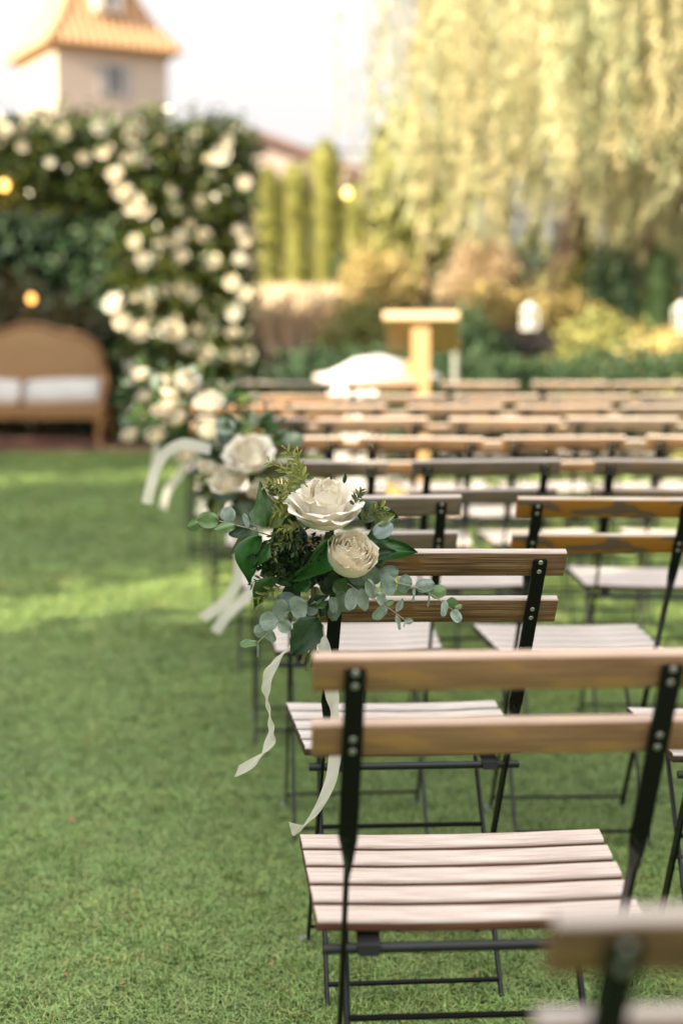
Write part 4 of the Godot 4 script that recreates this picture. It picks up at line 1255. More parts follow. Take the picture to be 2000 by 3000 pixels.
func garden() -> void:
	# rose arch
	var a := thing("rose_arch", "clipped evergreen arch covered in cream climbing roses beside the settee", "rose arch", Vector3(-1.43, 0, -13.9))
	var ns := noise(0.05, 401, 3)
	var got := jitter_leaves(9000, func(i: int) -> Vector3:
		var p := Vector3.ZERO
		if i % 5 < 2:
			p = Vector3(rng.randf_range(-0.52, 0.46), rng.randf_range(0.0, 2.8), rng.randf_range(-0.5, 0.5))
			if rng.randf() < 0.6:
				p.z = 0.5 * (1.0 if rng.randf() < 0.7 else -1.0)
		elif i % 5 < 4:
			p = Vector3(rng.randf_range(-4.4, 0.48), rng.randf_range(2.4, 2.82), rng.randf_range(-0.5, 0.5))
			if rng.randf() < 0.5:
				p.z = 0.5
			elif rng.randf() < 0.4:
				p.y = 2.82
		else:
			p = Vector3(rng.randf_range(-4.6, -3.5), rng.randf_range(0.0, 3.1), rng.randf_range(-0.5, 0.5))
		var w := ns.get_noise_3d(p.x * 40.0, p.y * 40.0, p.z * 40.0)
		return p + Vector3(0.2 * w, 0.36 * w, 0.34 * w) + Vector3(rng.randfn(), rng.randfn(), rng.randfn()) * 0.05, 0.2, 0.4, 1.7, 0.3)  # wide warm tint spread puts sunlit yellow spots into the leaf colour
	scatter("foliage", L.clump, M.rose_leaf, got[0], got[1], a)
	for x in [-0.3, 0.25, -4.1]:
		var st := begin()
		tube(st, [Vector3(x, 0, 0), Vector3(x + 0.05, 1.2, 0.05), Vector3(x - 0.04, 2.6, 0)], [0.05, 0.04, 0.03], 7)
		build("stem", st, M.bark, a)
	# blossoms: [x px-free metres]
	var spots: Array = []
	for p in [[0.38, 2.68, 0.095], [0.26, 2.66, 0.07], [-0.42, 2.25, 0.1], [-0.5, 2.33, 0.08], [-0.32, 2.18, 0.07], [-0.05, 2.24, 0.075], [-0.2, 1.9, 0.08], [-0.08, 1.92, 0.07], [0.2, 1.98, 0.06], [-0.3, 1.45, 0.07], [-0.16, 1.47, 0.08], [0.02, 1.5, 0.075], [0.1, 1.46, 0.06], [0.46, 1.55, 0.075], [0.58, 1.45, 0.085], [0.48, 1.28, 0.075], [0.46, 1.08, 0.07], [0.46, 0.88, 0.075], [-0.48, 0.78, 0.085], [-0.44, 0.68, 0.07], [-0.42, 1.1, 0.09], [-0.15, 1.12, 0.085], [-0.06, 1.1, 0.08], [0.14, 1.14, 0.07], [0.05, 0.95, 0.07], [0.22, 0.9, 0.075], [-0.55, 1.2, 0.1], [-0.62, 1.35, 0.09], [-0.25, 0.6, 0.08], [0.0, 0.5, 0.08], [-0.4, 0.4, 0.08], [0.3, 1.75, 0.06], [0.0, 1.78, 0.07], [-0.35, 1.75, 0.07]]:
		spots.append([Vector3(p[0] - 0.03, p[1], 0.7), p[2] * rng.randf_range(0.5, 0.9)])
	for p in [[-0.7, 2.85], [-0.5, 2.78], [-0.35, 2.8], [-0.62, 2.65], [-0.9, 2.8], [-1.2, 2.76], [-1.45, 2.9], [-0.2, 2.95], [0.1, 2.98], [0.4, 2.95], [-0.45, 3.0], [-0.75, 3.05], [-1.1, 3.02], [-1.6, 3.05], [-1.9, 2.95], [-2.2, 2.85], [-2.1, 3.1], [-2.6, 3.0], [-2.9, 2.9], [-0.55, 2.5], [-0.1, 2.5], [0.15, 2.4], [-2.4, 2.7], [-3.2, 2.95]]:
		spots.append([Vector3(p[0], p[1] - 0.14, 0.72), rng.randf_range(0.035, 0.08)])
	for k in 26:
		spots.append([Vector3(rng.randf_range(-3.4, 0.6), 2.95 + rng.randf_range(-0.05, 0.1), rng.randf_range(-0.4, 0.5)), rng.randf_range(0.04, 0.085)])
	for k in 34:
		spots.append([Vector3(rng.randf_range(-0.5, 0.6), rng.randf_range(0.2, 2.6), 0.66), rng.randf_range(0.03, 0.055)])
	var bl: Array = []
	for v in 3:
		var st := begin()
		smooth(st, true)
		for ly in [[4, 0.3, 0.95, 0.0], [5, 0.6, 0.85, 0.25], [6, 0.8, 0.6, 0.5]]:
			for c in int(ly[0]):
				var pm := petal_mesh(ly[1], ly[2], ly[3], 0.85, v * 50 + c, 4, 4)
				st.append_from(pm, 0, Transform3D(Basis(Vector3.UP, TAU * c / float(ly[0]) + ly[1] * 5.0), Vector3.ZERO))
		bl.append(st.commit())
	for i in spots.size():
		var o := mesh_node("rose_blossom", bl[i % 3], [M.petal, M.petal_cream, M.petal_cream][i % 3], a)
		var out := Vector3(rng.randf_range(-0.5, 0.5), rng.randf_range(0.0, 0.9), 1.0) if (spots[i][0] as Vector3).y < 3.15 else Vector3(rng.randf_range(-0.5, 0.5), 1.0, rng.randf_range(0.0, 0.8))
		var y := out.normalized()
		var x := y.cross(Vector3(0.2, 1, 0.1)).normalized()
		o.transform = Transform3D(Basis(x, y, x.cross(y)).scaled_local(Vector3.ONE * float(spots[i][1])), spots[i][0])
	# beds and clipped shapes
	bush("garden_shrub", "olive brown shrub behind the settee", "shrub", Vector3(-3.6, 0.75, -15.4), Vector3(1.5, 0.85, 0.7), 900, M.olive, 0.24, 411)
	bush("garden_shrub", "dark shrub low behind the settee's right arm", "shrub", Vector3(-2.2, 0.45, -15.0), Vector3(0.9, 0.6, 0.6), 600, M.shade, 0.24, 412)
	bush("garden_shrub", "golden brown globe shrub behind the lectern", "shrub", Vector3(0.4, 1.36, -16.4), Vector3(0.4, 0.64, 0.42), 800, M.gold, 0.17, 413)
	bush("garden_shrub", "yellow green shrub at the foot of the golden globe", "shrub", Vector3(0.2, 0.7, -15.0), Vector3(0.42, 0.62, 0.4), 520, M.lime, 0.17, 414)
	bush("garden_shrub", "round pale pinkish shrub right of the lectern", "shrub", Vector3(1.7, 1.55, -17.4), Vector3(0.37, 0.55, 0.4), 800, M.pale, 0.17, 415, "", 0.8, 1.3)
	bush("garden_shrub", "pale green shrub under the willow fronds", "shrub", Vector3(2.75, 1.3, -16.6), Vector3(0.4, 0.75, 0.5), 600, M.lime, 0.2, 416)
	bush("garden_shrub", "dark upright shrub with holes left of the dark cypress", "shrub", Vector3(2.95, 1.45, -15.6), Vector3(0.26, 0.62, 0.26), 260, M.shade, 0.17, 417)
	bush("garden_shrub", "light green bush right of the black table", "shrub", Vector3(2.38, 0.78, -13.3), Vector3(0.34, 0.46, 0.4), 520, M.lime, 0.16, 418)
	bush("garden_shrub", "yellow flowering bush at the right edge of the garden", "shrub", Vector3(2.95, 0.6, -12.6), Vector3(0.7, 0.5, 0.5), 700, M.gold, 0.16, 419, "", 0.8, 1.5)
	bush("garden_shrub", "broad green bush low at the right behind the chairs", "shrub", Vector3(3.4, 0.4, -11.4), Vector3(0.8, 0.5, 0.5), 700, M.lime, 0.17, 420)
	bush("garden_shrub", "dark leafy shrub beneath the white table", "shrub", Vector3(-0.35, 0.3, -13.4), Vector3(0.6, 0.5, 0.5), 700, M.shade, 0.2, 421)
	bush("garden_shrub", "dark green shrub left of the black table", "shrub", Vector3(1.12, 0.75, -13.9), Vector3(0.4, 0.5, 0.45), 700, M.box, 0.18, 422)
	hedge("clipped_hedge", "low dark green clipped hedge behind the last chairs", Vector3(2.0, 0, -12.0), Vector3(3.0, 0.78, 0.6), 2400, M.box, 0.15)
	hedge("clipped_hedge", "golden clipped hedge in front of the willow", Vector3(2.6, 0, -16.0), Vector3(2.2, 1.42, 0.5), 1100, M.gold, 0.18)
	hedge("clipped_hedge", "green clipped hedge behind the white table", Vector3(0.35, 0, -13.6), Vector3(1.5, 0.75, 0.5), 900, M.box, 0.17)
	# plumes of ornamental grass in a stone-edged bed
	var p := thing("ornamental_grass", "beige plumed ornamental grass in the bed right of the arch", "ornamental grass", Vector3(-0.47, 0, -16.7))
	var blade := begin()
	smooth(blade, false)
	for k in 9:
		var x := sin(k * 2.3) * 0.06; var z := cos(k * 1.7) * 0.06
		var e := Vector3(sin(k * 4.1) * 0.28, 0.95 + 0.1 * sin(k), cos(k * 3.3) * 0.28)
		quad(blade, Vector3(x - 0.006, 0, z), Vector3(x + 0.006, 0, z), e * Vector3(0.5, 0.6, 0.5) + Vector3(x + 0.007, 0, z), e * Vector3(0.5, 0.6, 0.5) + Vector3(x - 0.007, 0, z))
		quad(blade, e * Vector3(0.5, 0.6, 0.5) + Vector3(x - 0.03, 0, z), e * Vector3(0.5, 0.6, 0.5) + Vector3(x + 0.03, 0, z), e + Vector3(x + 0.006, 0, z), e + Vector3(x - 0.006, 0, z))
	var pg := jitter_leaves(420, func(_i: int) -> Vector3: return Vector3(rng.randf_range(-0.5, 0.5), 0.25, rng.randf_range(-0.35, 0.35)), 1.0, 0.75, 1.25)
	for k in pg[0].size():
		var t: Transform3D = pg[0][k]
		pg[0][k] = Transform3D(Basis(Vector3.UP, k * 1.9).scaled(Vector3.ONE * rng.randf_range(0.95, 1.35)), t.origin)
	scatter("plumes", done(blade), M.plume, pg[0], pg[1], p)
	var kb := thing("stone_kerb", "low pinkish stone edging in front of the ornamental grass", "kerb", Vector3(-0.36, 0, -15.95))
	var km := mat(lin(0.40, 0.27, 0.2), 0.9)
	for k in 4:
		var st := begin()
		plank(st, Vector3(-0.37 + k * 0.25, 0.47, 0), Vector3(0, 0, 1), Vector3(0, 1, 0), 0.26, 0.96 - 0.01 * (k % 2), 0.122, 0.122, 0.02)
		build("stone", st, km, kb)
	# slim young trunk by the golden globe
	var yt := thing("tree_stake", "slim brown trunk and stake right of the golden globe shrub", "stake", Vector3(0.93, 0, -16.0))
	var ys := begin()
	tube(ys, [Vector3(0, 0, 0), Vector3(0.03, 1.2, 0), Vector3(-0.01, 2.1, 0)], [0.05, 0.04, 0.02], 7)
	build("trunk", ys, M.bark, yt)
	# pergola beam in the distance
	var pb := thing("pergola", "slim wooden pergola beam on posts left of the willow", "pergola", Vector3(0.95, 0, -22.6))
	var b1 := begin()
	box(b1, Vector3(0, 3.47, 0), Vector3(1.0, 0.09, 0.1))
	build("beam", b1, mat(lin(0.30, 0.24, 0.17), 0.8), pb)
	for x in [-0.29, 0.42]:
		var ps := begin()
		box(ps, Vector3(x, 1.71, 0), Vector3(0.05, 3.42, 0.05))
		build("post", ps, mat(lin(0.05, 0.045, 0.03), 0.8), pb)

func curved_outline() -> PackedVector2Array:
	# serpentine back of the settee, half of it mirrored
	var half := [Vector2(0.0, 1.21), Vector2(0.12, 1.2), Vector2(0.26, 1.15), Vector2(0.4, 1.125), Vector2(0.52, 1.1), Vector2(0.62, 1.03), Vector2(0.69, 0.92), Vector2(0.715, 0.78), Vector2(0.715, 0.45)]
	var p := PackedVector2Array()
	for v in half:
		p.append(v)
	for k in range(half.size() - 1, 0, -1):
		p.append(Vector2(-half[k].x, half[k].y))
	return p

func furniture() -> void:
	# cane settee
	var s := thing("settee", "curved cane-backed wooden settee beside the rose arch", "settee", Vector3(-2.92, 0.042, -13.22))
	s.scale = Vector3(0.955, 0.93, 0.955)
	var out := curved_outline()
	var cane := begin()
	prism(cane, out, -0.29, -0.275)
	var cp := build("cane_panel", cane, M.cane, s)
	var weave := begin()
	for k in 46:
		var x := -0.68 + k * 0.03
		var top := 1.2 - 0.12 * pow(absf(x) / 0.5, 2.0) if absf(x) < 0.5 else 1.08 - 1.2 * (absf(x) - 0.5)
		tube(weave, [Vector3(x, 0.46, -0.272), Vector3(x, top - 0.02, -0.272)], [0.004], 4, false)
	for k in 20:
		tube(weave, [Vector3(-0.68, 0.48 + k * 0.03, -0.27), Vector3(0.68, 0.48 + k * 0.03, -0.27)], [0.004], 4, false)
	build("cane_weave", weave, mat(lin(0.62, 0.4, 0.22), 0.6), cp)
	var fr := begin()
	var pts: Array = []
	for v in out:
		pts.append(Vector3(v.x, v.y, -0.28))
	var n := pts.size()
	var loop: Array = []
	for k in range(8, -1, -1):
		loop.append(pts[k])
	for k in range(n - 1, 8, -1):
		loop.append(pts[k])
	tube(fr, loop, [0.03], 8)
	build("back_frame", fr, M.frame_wood, s)
	var rail := begin()
	box(rail, Vector3(0, 0.35, 0.29), Vector3(1.5, 0.11, 0.05))
	box(rail, Vector3(0, 0.35, -0.28), Vector3(1.5, 0.1, 0.05))
	for e in [-1.0, 1.0]:
		box(rail, Vector3(0.735 * e, 0.35, 0.005), Vector3(0.05, 0.1, 0.52))
	build("seat_rail", rail, M.frame_wood, s)
	var deck := begin()
	box(deck, Vector3(0, 0.39, 0.0), Vector3(1.44, 0.03, 0.54))
	build("seat", deck, M.cane, s)
	for e in [-1.0, 1.0]:
		var arm := begin()
		tube(arm, [Vector3(0.71 * e, 0.74, -0.28), Vector3(0.76 * e, 0.73, -0.05), Vector3(0.79 * e, 0.69, 0.14), Vector3(0.8 * e, 0.62, 0.2), Vector3(0.76 * e, 0.5, 0.17), Vector3(0.755 * e, 0.39, 0.26)], [0.026, 0.03, 0.036, 0.04, 0.032, 0.03], 8)
		build("arm", arm, M.frame_wood, s)
		for z in [0.28, -0.28]:
			var leg := begin()
			tube(leg, [Vector3(0.73 * e, 0.39, z), Vector3(0.755 * e, 0.28, z + 0.02 * signf(z)), Vector3(0.735 * e, 0.12, z), Vector3(0.755 * e, 0.0, z + 0.04 * signf(z))], [0.04, 0.046, 0.026, 0.03], 8)
			build("leg", leg, M.frame_wood, s)
	for k in 2:
		var cu := begin()
		smooth(cu, true)
		var nu := 14; var nv := 8
		var P := func(i: int, j: int, e: float) -> Vector3:
			var u := float(i) / nu * 2.0 - 1.0; var v := float(j) / nv * 2.0 - 1.0
			var puff := pow(maxf(0.0, (1.0 - pow(absf(u), 3.5)) * (1.0 - pow(absf(v), 3.0))), 0.5)
			return Vector3(u * 0.37 * (1.0 - 0.05 * v * v), v * 0.13 * (1.0 - 0.07 * u * u), e * puff * 0.075 + 0.01 * sin(u * 6.0) * puff)
		for e in [-1.0, 1.0]:
			for j in nv:
				for i in nu:
					if e > 0:
						quad(cu, P.call(i, j, e), P.call(i, j + 1, e), P.call(i + 1, j + 1, e), P.call(i + 1, j, e))
					else:
						quad(cu, P.call(i, j, e), P.call(i + 1, j, e), P.call(i + 1, j + 1, e), P.call(i, j + 1, e))
		var o := build("cushion", cu, M.linen)
		tag(o, ["white linen cushion on the right half of the cane settee", "white linen cushion on the left half of the cane settee"][k], "cushion", "cushions on the settee")
		o.position = Vector3(-2.575 if k == 0 else -3.33, 0.555, -13.19)
		o.rotation = Vector3(deg_to_rad(-22.0), deg_to_rad(-2.0 + 4.0 * k), deg_to_rad(1.5 - 3.0 * k))
	# lectern
	var l := thing("lectern", "honey coloured wooden lectern with slanted top behind the chairs", "lectern", Vector3(0.55, 0, -9.85), deg_to_rad(-7.0))
	l.scale = Vector3(1, 0.935, 1)
	var pst := begin()
	plank(pst, Vector3(0, 0.635, 0.06), Vector3(0, 0, 1), Vector3(0, 1, 0), 0.1, 1.2, 0.06, 0.06, 0.006)
	build("post", pst, M.oak, l)
	var top := begin()
	var tb := Basis(Vector3(1, 0, 0), deg_to_rad(-36.0))
	plank(top, Vector3(0, 1.185, -0.08), tb * Vector3(0, 0, 1), tb * Vector3(0, 1, 0), 0.42, 0.035, 0.25, 0.25, 0.004)
	build("slanted_top", top, M.oak, l)
	var lip := begin()
	plank(lip, tb * Vector3(0, 0.035, -0.215) + Vector3(0, 1.185, -0.08), tb * Vector3(0, 0, 1), tb * Vector3(0, 1, 0), 0.022, 0.07, 0.25, 0.25, 0.004)
	build("book_ledge", lip, M.oak, l)
	var hd := begin()
	plank(hd, tb * Vector3(0, -0.004, 0.226) + Vector3(0, 1.185, -0.08), tb * Vector3(0, 0, 1), tb * Vector3(0, 1, 0), 0.03, 0.07, 0.255, 0.255, 0.004)
	build("edge_board", hd, mat(lin(0.64, 0.45, 0.27), 0.5), l)
	var bs := begin()
	plank(bs, Vector3(0, 0.025, 0.0), Vector3(0, 0, 1), Vector3(0, 1, 0), 0.38, 0.05, 0.22, 0.22, 0.008)
	build("base", bs, M.oak, l)
	# round table with a cloth thrown over it
	var t := thing("round_table", "round pale table standing behind the last row of chairs", "table", Vector3(0.27, 0, -10.75))
	var tt := begin()
	lathe(tt, [Vector2(0, 0.80), Vector2(0.46, 0.80), Vector2(0.478, 0.79), Vector2(0.478, 0.765), Vector2(0.46, 0.755), Vector2(0, 0.755)], 40)
	build("tabletop", tt, M.table_white, t)
	var tp := begin()
	lathe(tp, [Vector2(0.0, 0.754), Vector2(0.12, 0.754), Vector2(0.05, 0.7), Vector2(0.04, 0.3), Vector2(0.06, 0.08), Vector2(0.22, 0.03), Vector2(0.24, 0.0)], 18)
	build("pedestal", tp, M.table_white, t)
	# cloth: gathered heap on the top, tail falling over the near edge to the grass
	var cl := begin()
	smooth(cl, true)
	var Q := func(i: int, j: int, under: float) -> Vector3:
		var u := float(i) / 24.0 * 2.0 - 1.0
		var v := float(j) / 30.0
		var fold := sin(u * 13.0 + v * 3.0) * 0.5 + sin(u * 23.0 + 1.0 - v * 5.0) * 0.3
		if v < 0.4:
			var k := v / 0.4
			var x := lerpf(0.1, -0.21, k) + u * lerpf(0.34, 0.2, k)
			return Vector3(x, 0.815 + (0.12 * (1.0 - u * u) * sin(PI * minf(1.0, k * 0.8 + 0.2)) + 0.012 * fold) * under - (1.0 - under) * 0.008, lerpf(-0.3, 0.42, k))
		var k2 := (v - 0.4) / 0.6
		var wv := lerpf(0.2, 0.11, smoothstep(0.05, 0.5, k2))
		var cx := -0.21
		return Vector3(cx + u * wv, 0.815 - 0.79 * k2 - 0.02 * sin(minf(k2, 0.1) * 15.0), 0.47 + 0.035 * fold * minf(1.0, k2 * 4.0) + 0.05 * k2 + (under - 1.0) * 0.006)
	for j in 30:
		for i in 24:
			quad(cl, Q.call(i, j, 1.0), Q.call(i + 1, j, 1.0), Q.call(i + 1, j + 1, 1.0), Q.call(i, j + 1, 1.0))
			quad(cl, Q.call(i, j, 0.0), Q.call(i, j + 1, 0.0), Q.call(i + 1, j + 1, 0.0), Q.call(i + 1, j, 0.0))
	var co := build("table_cloth", cl, M.cloth)
	co.position = Vector3(0.27, 0, -10.75)
	tag(co, "bright white cloth gathered on the round table with its tail hanging to the grass", "cloth")
	var bx := thing("wooden_box", "small honey coloured wooden box on the round table beside the lectern", "box", Vector3(0.5, 0.801, -10.55))
	var b1 := begin()
	plank(b1, Vector3(0, 0.04, 0), Vector3(0, 0, 1), Vector3(0, 1, 0), 0.08, 0.08, 0.05, 0.05, 0.004)
	build("body", b1, M.oak, bx)
	var b2 := begin()
	plank(b2, Vector3(0, 0.091, 0), Vector3(0, 0, 1), Vector3(0, 1, 0), 0.086, 0.02, 0.053, 0.053, 0.004)
	build("lid", b2, M.oak, bx)
	# slim stand right of the lectern
	var ms := thing("speaker_stand", "slim grey stand right of the lectern", "stand", Vector3(0.87, 0, -10.9))
	var m1 := begin()
	tube(m1, [Vector3(0, 0.02, 0), Vector3(0, 1.0, 0)], [0.028, 0.025], 10)
	build("pole", m1, mat(lin(0.3, 0.31, 0.28), 0.4), ms)
	for k in 3:
		var m2 := begin()
		tube(m2, [Vector3(0, 0.3, 0), Vector3(cos(k * 2.1) * 0.3, 0.012, sin(k * 2.1) * 0.3)], [0.012], 7)
		build("leg", m2, M.black, ms)
	# black table and white lanterns
	var bt := thing("bar_table", "tall black table in front of the golden hedge", "table", Vector3(1.83, 0, -14.3))
	var k1 := begin()
	box(k1, Vector3(0, 1.105, 0), Vector3(0.6, 0.03, 0.4))
	build("tabletop", k1, M.black, bt)
	var k3 := begin()
	box(k3, Vector3(0, 0.97, 0.0), Vector3(0.55, 0.22, 0.35))
	build("apron", k3, M.black, bt)
	for x in [-0.29, 0.42]:
		for z in [-0.16, 0.16]:
			var k2 := begin()
			box(k2, Vector3(x, 0.43, z), Vector3(0.04, 0.86, 0.04))
			build("leg", k2, M.black, bt)
	lantern("white lantern on the tall black table", Vector3(1.86, 1.121, -14.2), 0.13, 0.25)
	lantern("tall white lantern on a post at the right edge of the garden", Vector3(3.23, 0.0, -13.6), 0.14, 1.37)

func lantern(label: String, at: Vector3, w: float, h: float) -> void:
	var t := thing("lantern", label, "lantern", at, 0.2)
	var f := begin()
	var low := maxf(0.0, h - 0.34)
	if low > 0.0:
		box(f, Vector3(0, low * 0.5, 0), Vector3(w * 0.9, low, w * 0.9))
	box(f, Vector3(0, low + 0.012, 0), Vector3(w, 0.024, w))
	box(f, Vector3(0, h - 0.05, 0), Vector3(w, 0.02, w))
	for x in [-0.5, 0.5]:
		for z in [-0.5, 0.5]:
			box(f, Vector3(x * (w - 0.016), (low + h) * 0.5 - 0.02, z * (w - 0.016)), Vector3(0.016, h - low - 0.085, 0.016))
	build("frame", f, M.white, t)
	var r := begin()
	lathe(r, [Vector2(w * 0.6, h - 0.04), Vector2(w * 0.3, h), Vector2(0.012, h + 0.02), Vector2(0.0, h + 0.02)], 4)
	build("roof", r, M.white, t)
	var c := begin()
	lathe(c, [Vector2(0.0, low + 0.024), Vector2(w * 0.28, low + 0.024), Vector2(w * 0.28, h - 0.12), Vector2(0, h - 0.115)], 12)
	build("candle", c, M.white, t)

func chairs() -> void:
	var protos := {}
	for k in ["brown", "tan", "orange", "grey", "sand"]:
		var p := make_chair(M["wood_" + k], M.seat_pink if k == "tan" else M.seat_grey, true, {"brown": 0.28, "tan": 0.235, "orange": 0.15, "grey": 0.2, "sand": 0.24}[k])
		protos[k] = [p, false]
	# [x, z of the back's upper edge, turn, roll, wood, label, size]
	var list := [
		[0.328, -0.80, 4.0, 0.0, "brown", "very near blurred chair back cut off at the lower right corner", 1.0],
		[0.183, -1.458, 3.0, 0.0, "tan", "tan chair with pale pinkish seat, large and nearest the aisle", 1.0],
		[0.73, -1.44, 2.0, 0.0, "sand", "chair cut by the right picture edge beside the large tan chair", 1.0],
		[0.142, -2.19, 6.0, -1.0, "brown", "dark brown chair with the sharp rose bouquet tied to its back", 0.99],
		[0.76, -2.13, 1.0, 0.0, "sand", "chair cut by the right picture edge beside the bouquet chair", 1.0],
		[0.055, -2.96, 4.0, 0.0, "grey", "grey brown chair directly behind the sharp roses, seat showing below them", 0.98],
		[0.553, -2.93, 4.0, -0.9, "orange", "chair with patchy orange varnish left on its back slats", 0.98],
		[1.09, -2.93, 1.0, 0.5, "grey", "chair cut by the right picture edge beside the orange varnished chair", 0.98],
	]
	var rows := [
		[-3.756, 0.98, [-0.086, 0.392, 0.869], ["aisle chair with the second bouquet tied to its back", "middle chair of the row in front of the orange varnished chair", "right chair of the row in front of the orange varnished chair"]],
		[-4.53, 0.98, [-0.188, 0.245, 0.717, 1.17], []],
		[-5.21, 1.0, [-0.34, 0.118, 0.593, 1.034], []],
		[-6.053, 1.0, [-0.447, -0.01, 0.485, 0.945, 1.392], []],
		[-6.846, 1.0, [-0.6, -0.179, 0.303, 0.75, 1.199, 1.632], []],
		[-7.8, 1.03, [-0.70, -0.262, 0.222, 0.745, 1.25, 1.69], []],
	]
	var ordinal := ["first", "second", "third", "fourth", "fifth", "sixth"]
	var row_names := ["", "fifth row before the lectern", "fourth row before the lectern", "third row before the lectern", "second row before the lectern", "last row, right before the lectern"]
	for r in rows.size():
		for k in rows[r][2].size():
			var lab: String = rows[r][3][k] if rows[r][3].size() > 0 else "slatted chair in the %s, %s from the aisle" % [row_names[r], ordinal[k]]
			var wood_kind: String = ["grey", "sand", "grey", "brown", "sand", "grey"][(r * 3 + k * 5 + (r * k) % 4) % 6] if r < 3 else ["sand", "tan", "sand", "grey", "sand"][(r * 2 + k * 3) % 5]
			list.append([rows[r][2][k], rows[r][0] + rng.randf_range(-0.03, 0.03), rng.randf_range(-3.0, 4.0), rng.randf_range(-0.8, 0.6), wood_kind, lab, rows[r][1]])
	for c in list:
		var slot = protos[c[4]]
		var o: Node3D = copy(slot[0]) if slot[1] else slot[0]
		slot[1] = true
		tag(o, c[5], "chair", "slatted folding chairs in rows on the lawn")
		set_chair(o, c[0], c[1], c[2], c[3], c[6], 1.045 if c[4] == "tan" and c[1] > -2.0 else 1.0)

func bouquets() -> void:
	hero_bouquet(Vector3(-0.066, 0.846, -2.145))
	far_bouquet("second bouquet along the aisle, large white rose above a smaller one", Vector3(-0.235, 0.80, -3.68), 500, 0.12, 0.12,
		[[0.005, 0.02, 0.06, 0.068, 0], [-0.045, -0.035, 0.07, 0.05, 1], [0.03, -0.06, 0.05, 0.035, 1], [-0.11, 0.0, 0.04, 0.03, 1]],
		[[Vector3(-0.04, -0.12, 0.02), Vector3(-0.03, -0.2, 0.03), Vector3(-0.035, -0.28, 0.03), Vector3(-0.07, -0.34, 0.03), Vector3(-0.13, -0.385, 0.03)], [Vector3(0.0, -0.12, 0.02), Vector3(0.03, -0.22, 0.02), Vector3(0.0, -0.31, 0.03), Vector3(-0.06, -0.37, 0.04), Vector3(-0.095, -0.42, 0.04)],
		[Vector3(-0.1, 0.06, 0.05), Vector3(-0.17, 0.075, 0.06), Vector3(-0.225, 0.04, 0.05), Vector3(-0.25, -0.02, 0.05), Vector3(-0.265, -0.08, 0.05)]], 70)
	far_bouquet("third bouquet along the aisle, sunlit white roses and olive leaves", Vector3(-0.52, 0.86, -5.1), 520, 0.2, 0.13,
		[[0.055, 0.02, 0.06, 0.055, 0], [0.045, -0.075, 0.07, 0.048, 0], [-0.03, 0.1, 0.03, 0.05, 0], [-0.11, 0.0, 0.05, 0.045, 1], [-0.06, -0.03, 0.06, 0.04, 1], [-0.14, -0.09, 0.04, 0.04, 1], [-0.09, 0.06, 0.04, 0.035, 1], [0.1, 0.08, 0.0, 0.035, 1], [-0.03, -0.16, 0.04, 0.04, 1]],
		[[Vector3(-0.03, -0.12, 0.03), Vector3(-0.05, -0.2, 0.04), Vector3(-0.1, -0.27, 0.04), Vector3(-0.12, -0.34, 0.04)], [Vector3(0.0, -0.12, 0.03), Vector3(0.02, -0.25, 0.03), Vector3(0.01, -0.36, 0.03)]], 110)
	far_bouquet("farthest bouquet along the aisle, small pale blooms below the rose arch", Vector3(-0.86, 0.83, -6.72), 540, 0.17, 0.17,
		[[-0.05, 0.0, 0.05, 0.045, 1], [0.03, 0.06, 0.05, 0.05, 1], [0.08, -0.05, 0.05, 0.045, 0], [-0.1, -0.09, 0.05, 0.045, 1], [0.0, -0.12, 0.05, 0.045, 1], [-0.08, 0.1, 0.04, 0.04, 1], [-0.13, -0.19, 0.04, 0.045, 1]],
		[[Vector3(0.0, -0.15, 0.03), Vector3(-0.02, -0.3, 0.03), Vector3(-0.04, -0.42, 0.03)]], 80)

func bulb(label: String, at: Vector3, r: float, top: float, power: float) -> void:
	var t := thing("light_bulb", label, "light bulb", at, 0.0, "lit bulbs hung in the garden")
	var g := begin()
	lathe(g, [Vector2(0, -r), Vector2(r * 0.6, -r * 0.8), Vector2(r, 0), Vector2(r * 0.8, r * 0.6), Vector2(r * 0.4, r * 1.2), Vector2(0, r * 1.25)], 14)
	var m := mat(lin(0.9, 0.6, 0.3), 0.4)
	m.emission_enabled = true
	m.emission = Color(1.0, 0.72, 0.36)
	m.emission_energy_multiplier = power
	build("bulb", g, m, t)
	var s := begin()
	lathe(s, [Vector2(0, r * 1.2), Vector2(r * 0.45, r * 1.2), Vector2(r * 0.45, r * 2.2), Vector2(0, r * 2.25)], 10)
	build("socket", s, M.black, t)
	var c := begin()
	tube(c, [Vector3(0, r * 2.2, 0), Vector3(0.004, top - at.y, 0)], [0.004], 6)
	build("cord", c, M.black, t)
	var o := OmniLight3D.new()
	o.name = "glow"
	o.light_color = Color(1.0, 0.72, 0.36)
	o.light_energy = 0.05
	o.light_size = r
	o.omni_range = 30.0
	o.omni_attenuation = 2.0
	o.shadow_enabled = true
	t.add_child(o)

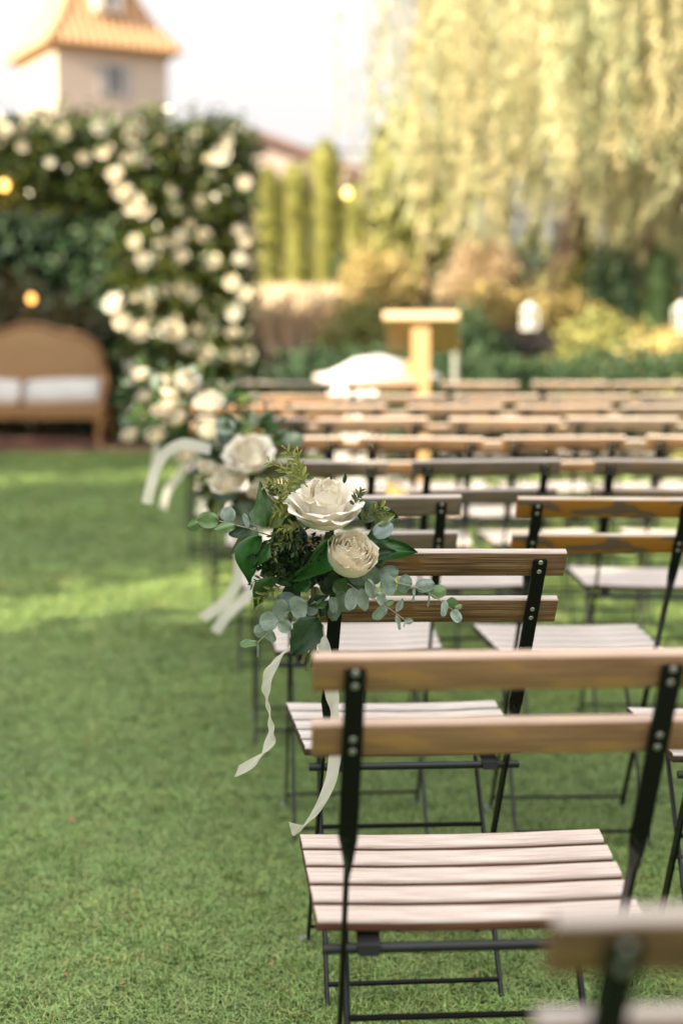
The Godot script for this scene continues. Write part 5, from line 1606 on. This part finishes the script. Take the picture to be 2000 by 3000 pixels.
func small_things() -> void:
	bulb("lit amber bulb hanging under the beam of the rose arch", Vector3(-3.08, 2.43, -13.3), 0.042, 2.62, 2.2)
	bulb("lit bulb hanging in front of the slim cypresses", Vector3(0.05, 2.27, -12.3), 0.037, 2.62, 2.2)
	bulb("lit amber bulb low behind the settee", Vector3(-3.08, 1.42, -14.3), 0.042, 2.6, 1.4)
	var w := begin()
	var pts: Array = []
	for k in 17:
		var f := k / 16.0
		pts.append(Vector3(lerpf(-1.0, 4.3, f), lerpf(3.1, 4.6, f) - 0.9 * sin(PI * f) + 0.0, lerpf(-13.7, -16.9, f) + 2.2 * sin(PI * f)))
	# the cable passes over the second bulb
	tube(w, [Vector3(-1.0, 2.95, -13.4), Vector3(-0.5, 2.73, -12.85), Vector3(0.05, 2.625, -12.3), Vector3(1.2, 2.75, -13.2), Vector3(2.6, 3.5, -15.0), Vector3(4.3, 4.5, -17.0)], [0.006], 6)
	tag(build("light_cable", w, M.black), "thin black cable of the hanging bulbs from the arch to the willow", "cable")
	# fallen leaves on the lawn
	var spots := [[-0.63, -3.2], [-1.0, -3.02], [-0.42, -2.78], [-0.33, -2.52], [-0.49, -2.41], [-0.38, -2.38], [-0.27, -3.35], [-0.13, -2.45], [0.16, -2.5], [0.3, -2.52]]
	var where := ["largest orange leaf lying on the open lawn", "tan leaf lying leftmost on the lawn", "small orange leaf in the middle of the lawn", "small orange leaf nearest the chair's foot disc", "small tan leaf at the bottom of the lawn", "second small tan leaf at the bottom of the lawn", "reddish leaf on the lawn near the aisle chairs", "small orange leaf left of the near chair's leg", "small orange leaf under the tan chair", "tan leaf under the tan chair beside its right leg"]
	var lm := [mat(lin(0.32, 0.16, 0.075), 0.7), mat(lin(0.36, 0.23, 0.12), 0.7)]
	for k in spots.size():
		var o := mesh_node("fallen_leaf", L["ovate" + str(1 + k % 3)], lm[k % 2])
		var s := 0.026 if k < 2 else 0.013
		o.transform = Transform3D(Basis(Vector3.UP, k * 1.7) * Basis(Vector3(1, 0, 0), -PI * 0.5 + 0.25) * Basis().scaled(Vector3(s * 0.6, s, s)), Vector3(spots[k][0], 0.024, spots[k][1]))
		tag(o, where[k], "leaf", "fallen leaves on the lawn")
